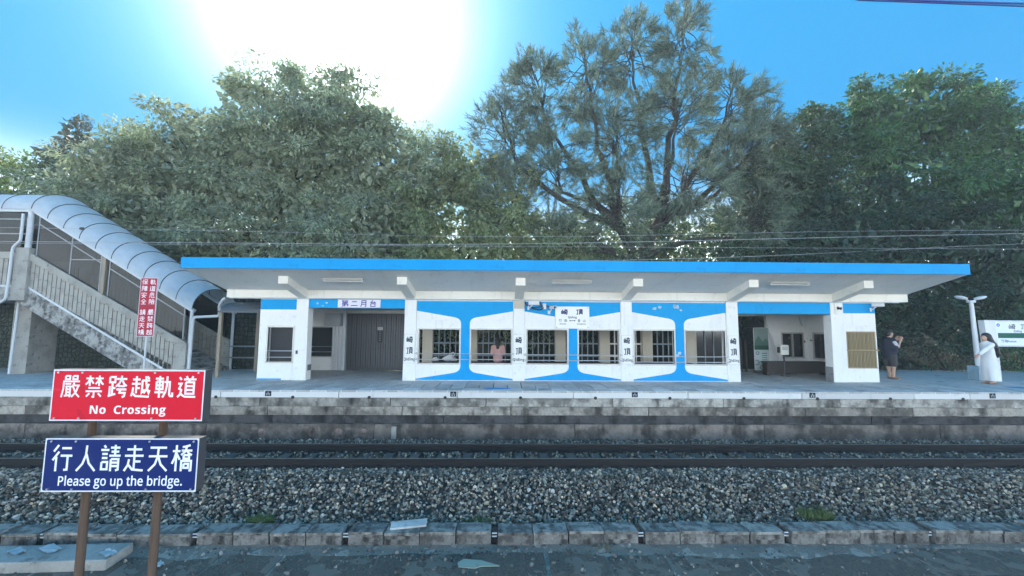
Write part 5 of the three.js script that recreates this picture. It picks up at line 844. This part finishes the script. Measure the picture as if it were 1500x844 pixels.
// the tall feathery casuarina: limbs run from the fork into the crown's clumps, twigs carry bundles of needles
{
  const base = V(6.4, 0.6, -20.4), t = thing('casuarina_tree', 'tall feathery needle-leaved tree with forking dark limbs rising over the middle of the shelter', 'tree', [...base]), L = new Leaves(), wood = [];
  const pa = [0.06, 0.105, 0.07], pb = [0.2, 0.26, 0.17];
  const limb = (a, b, r0, r1, n, wob, sag = 0) => { let p = a.clone(); for (let i = 1; i <= n; i++) { const f = i / n, q = a.clone().lerp(b, f).add(V(rr(-wob, wob), rr(-wob, wob) + sag * Math.sin(f * Math.PI), rr(-wob, wob)).multiplyScalar(i < n ? 1 : 0)); wood.push(cone(p, q, lerp(r0, r1, (i - 1) / n), lerp(r0, r1, f), r0 > 0.08 ? 8 : 5)); p = q; } return p; };
  const twig = (o, d) => { const tone = rnd(), k = rr(0.7, 1.25), n = 24, len = rr(0.35, 0.6); for (let i = 0; i < n; i++) { const f = i / n, b = o.clone().addScaledVector(d, f * len), s = sphereDir().multiplyScalar(0.55).addScaledVector(d, 0.8).add(V(0, -0.12, 0)).normalize(); L.blade(b, b.clone().addScaledVector(s, rr(0.16, 0.36)), 0.018, mixc(pa, pb, clamp(tone + rr(-0.3, 0.3), 0, 1), k)); } };
  // [x, y, z, rx, ry, rz] in the yard's own metres, then the limb each lobe hangs on
  const lobes = [[-0.3, 11.3, -20.2, 1.3, 2.5, 1.2], [1.5, 13.4, -20.6, 1.5, 2.3, 1.3], [4.0, 14.3, -20.2, 1.8, 2.5, 1.4], [6.6, 15.8, -20.6, 1.9, 2.4, 1.5], [9.2, 16.2, -20.2, 1.6, 2.5, 1.4], [11.8, 13.2, -20.6, 2.0, 1.9, 1.4], [8.6, 12.4, -20.0, 2.4, 2.3, 1.6], [5.4, 11.2, -20.0, 2.4, 2.2, 1.6], [2.3, 9.6, -20.1, 2.2, 2.2, 1.4], [11.4, 9.9, -20.2, 2.2, 2.1, 1.4], [8.8, 8.6, -19.7, 2.2, 1.9, 1.3], [13.4, 11.6, -20.7, 1.2, 1.5, 1.1], [0.2, 7.9, -20.2, 1.7, 1.8, 1.2], [5.4, 7.6, -19.7, 2, 1.5, 1.2], [12.4, 7.2, -20.1, 1.8, 1.6, 1.2], [3, 6, -19.9, 1.8, 1.2, 1]];
  limb(V(0, -1.4, 0), V(0.1, 4.4, 0.1), 0.46, 0.36, 4, 0.06); const f1 = V(-0.7, 6.0, 0.1), f2 = V(1.3, 6.6, 0); limb(V(0.1, 4.4, 0.1), f1, 0.26, 0.2, 2, 0.05); limb(V(0.1, 4.4, 0.1), f2, 0.29, 0.24, 2, 0.05);
  for (const [x, y, z, rx, ry, rz] of lobes) {
    const c = V(x, y, z).sub(base), from = y < 9 && Math.abs(c.x) > 2 ? V(0.1, 4.4, 0.1) : c.x < -0.3 ? f1 : f2, low = c.clone().add(V(-c.x * 0.12, -ry * 0.55, 0));
    limb(from, low, 0.14 + 0.006 * y, 0.07, 7, 0.16, c.y > 9 ? -0.35 : 0.35); limb(low, c.clone().add(V(0, ry * 0.6, 0)), 0.07, 0.025, 4, 0.1);
    const n = Math.round(11 + 4.6 * (rx * ry)); 
    for (let j = 0; j < n; j++) {
      const d = sphereDir(), u = rr(0.5, 1), e = c.clone().add(V(d.x * rx, d.y * ry, d.z * rz).multiplyScalar(u)), s = low.clone().lerp(c.clone().add(V(0, ry * 0.5, 0)), rr(0, 1)).lerp(e, 0.12), out = e.clone().sub(s).normalize().add(V(0, 0.35, 0)).normalize();
      limb(s, e, 0.03, 0.012, 4, 0.07, 0.12);
      const m = 12 + Math.floor(rnd() * 8), R = rr(0.35, 0.62); for (let i = 0; i < m; i++) { const q = e.clone().add(sphereDir().multiplyScalar(R * Math.cbrt(rnd()))); if (i % 3 === 0) wood.push(cone(e, q, 0.01, 0.005, 3)); twig(q, out.clone().add(sphereDir().multiplyScalar(0.75)).normalize()); }
    }
  }
  
  mesh('trunk', wood.map((g) => { const n = g.toNonIndexed(); return uvBox(n, 1.1); }), M.bark, t); L.build('crown', NEEDLE, t);
}
renderer.render(scene, camera);
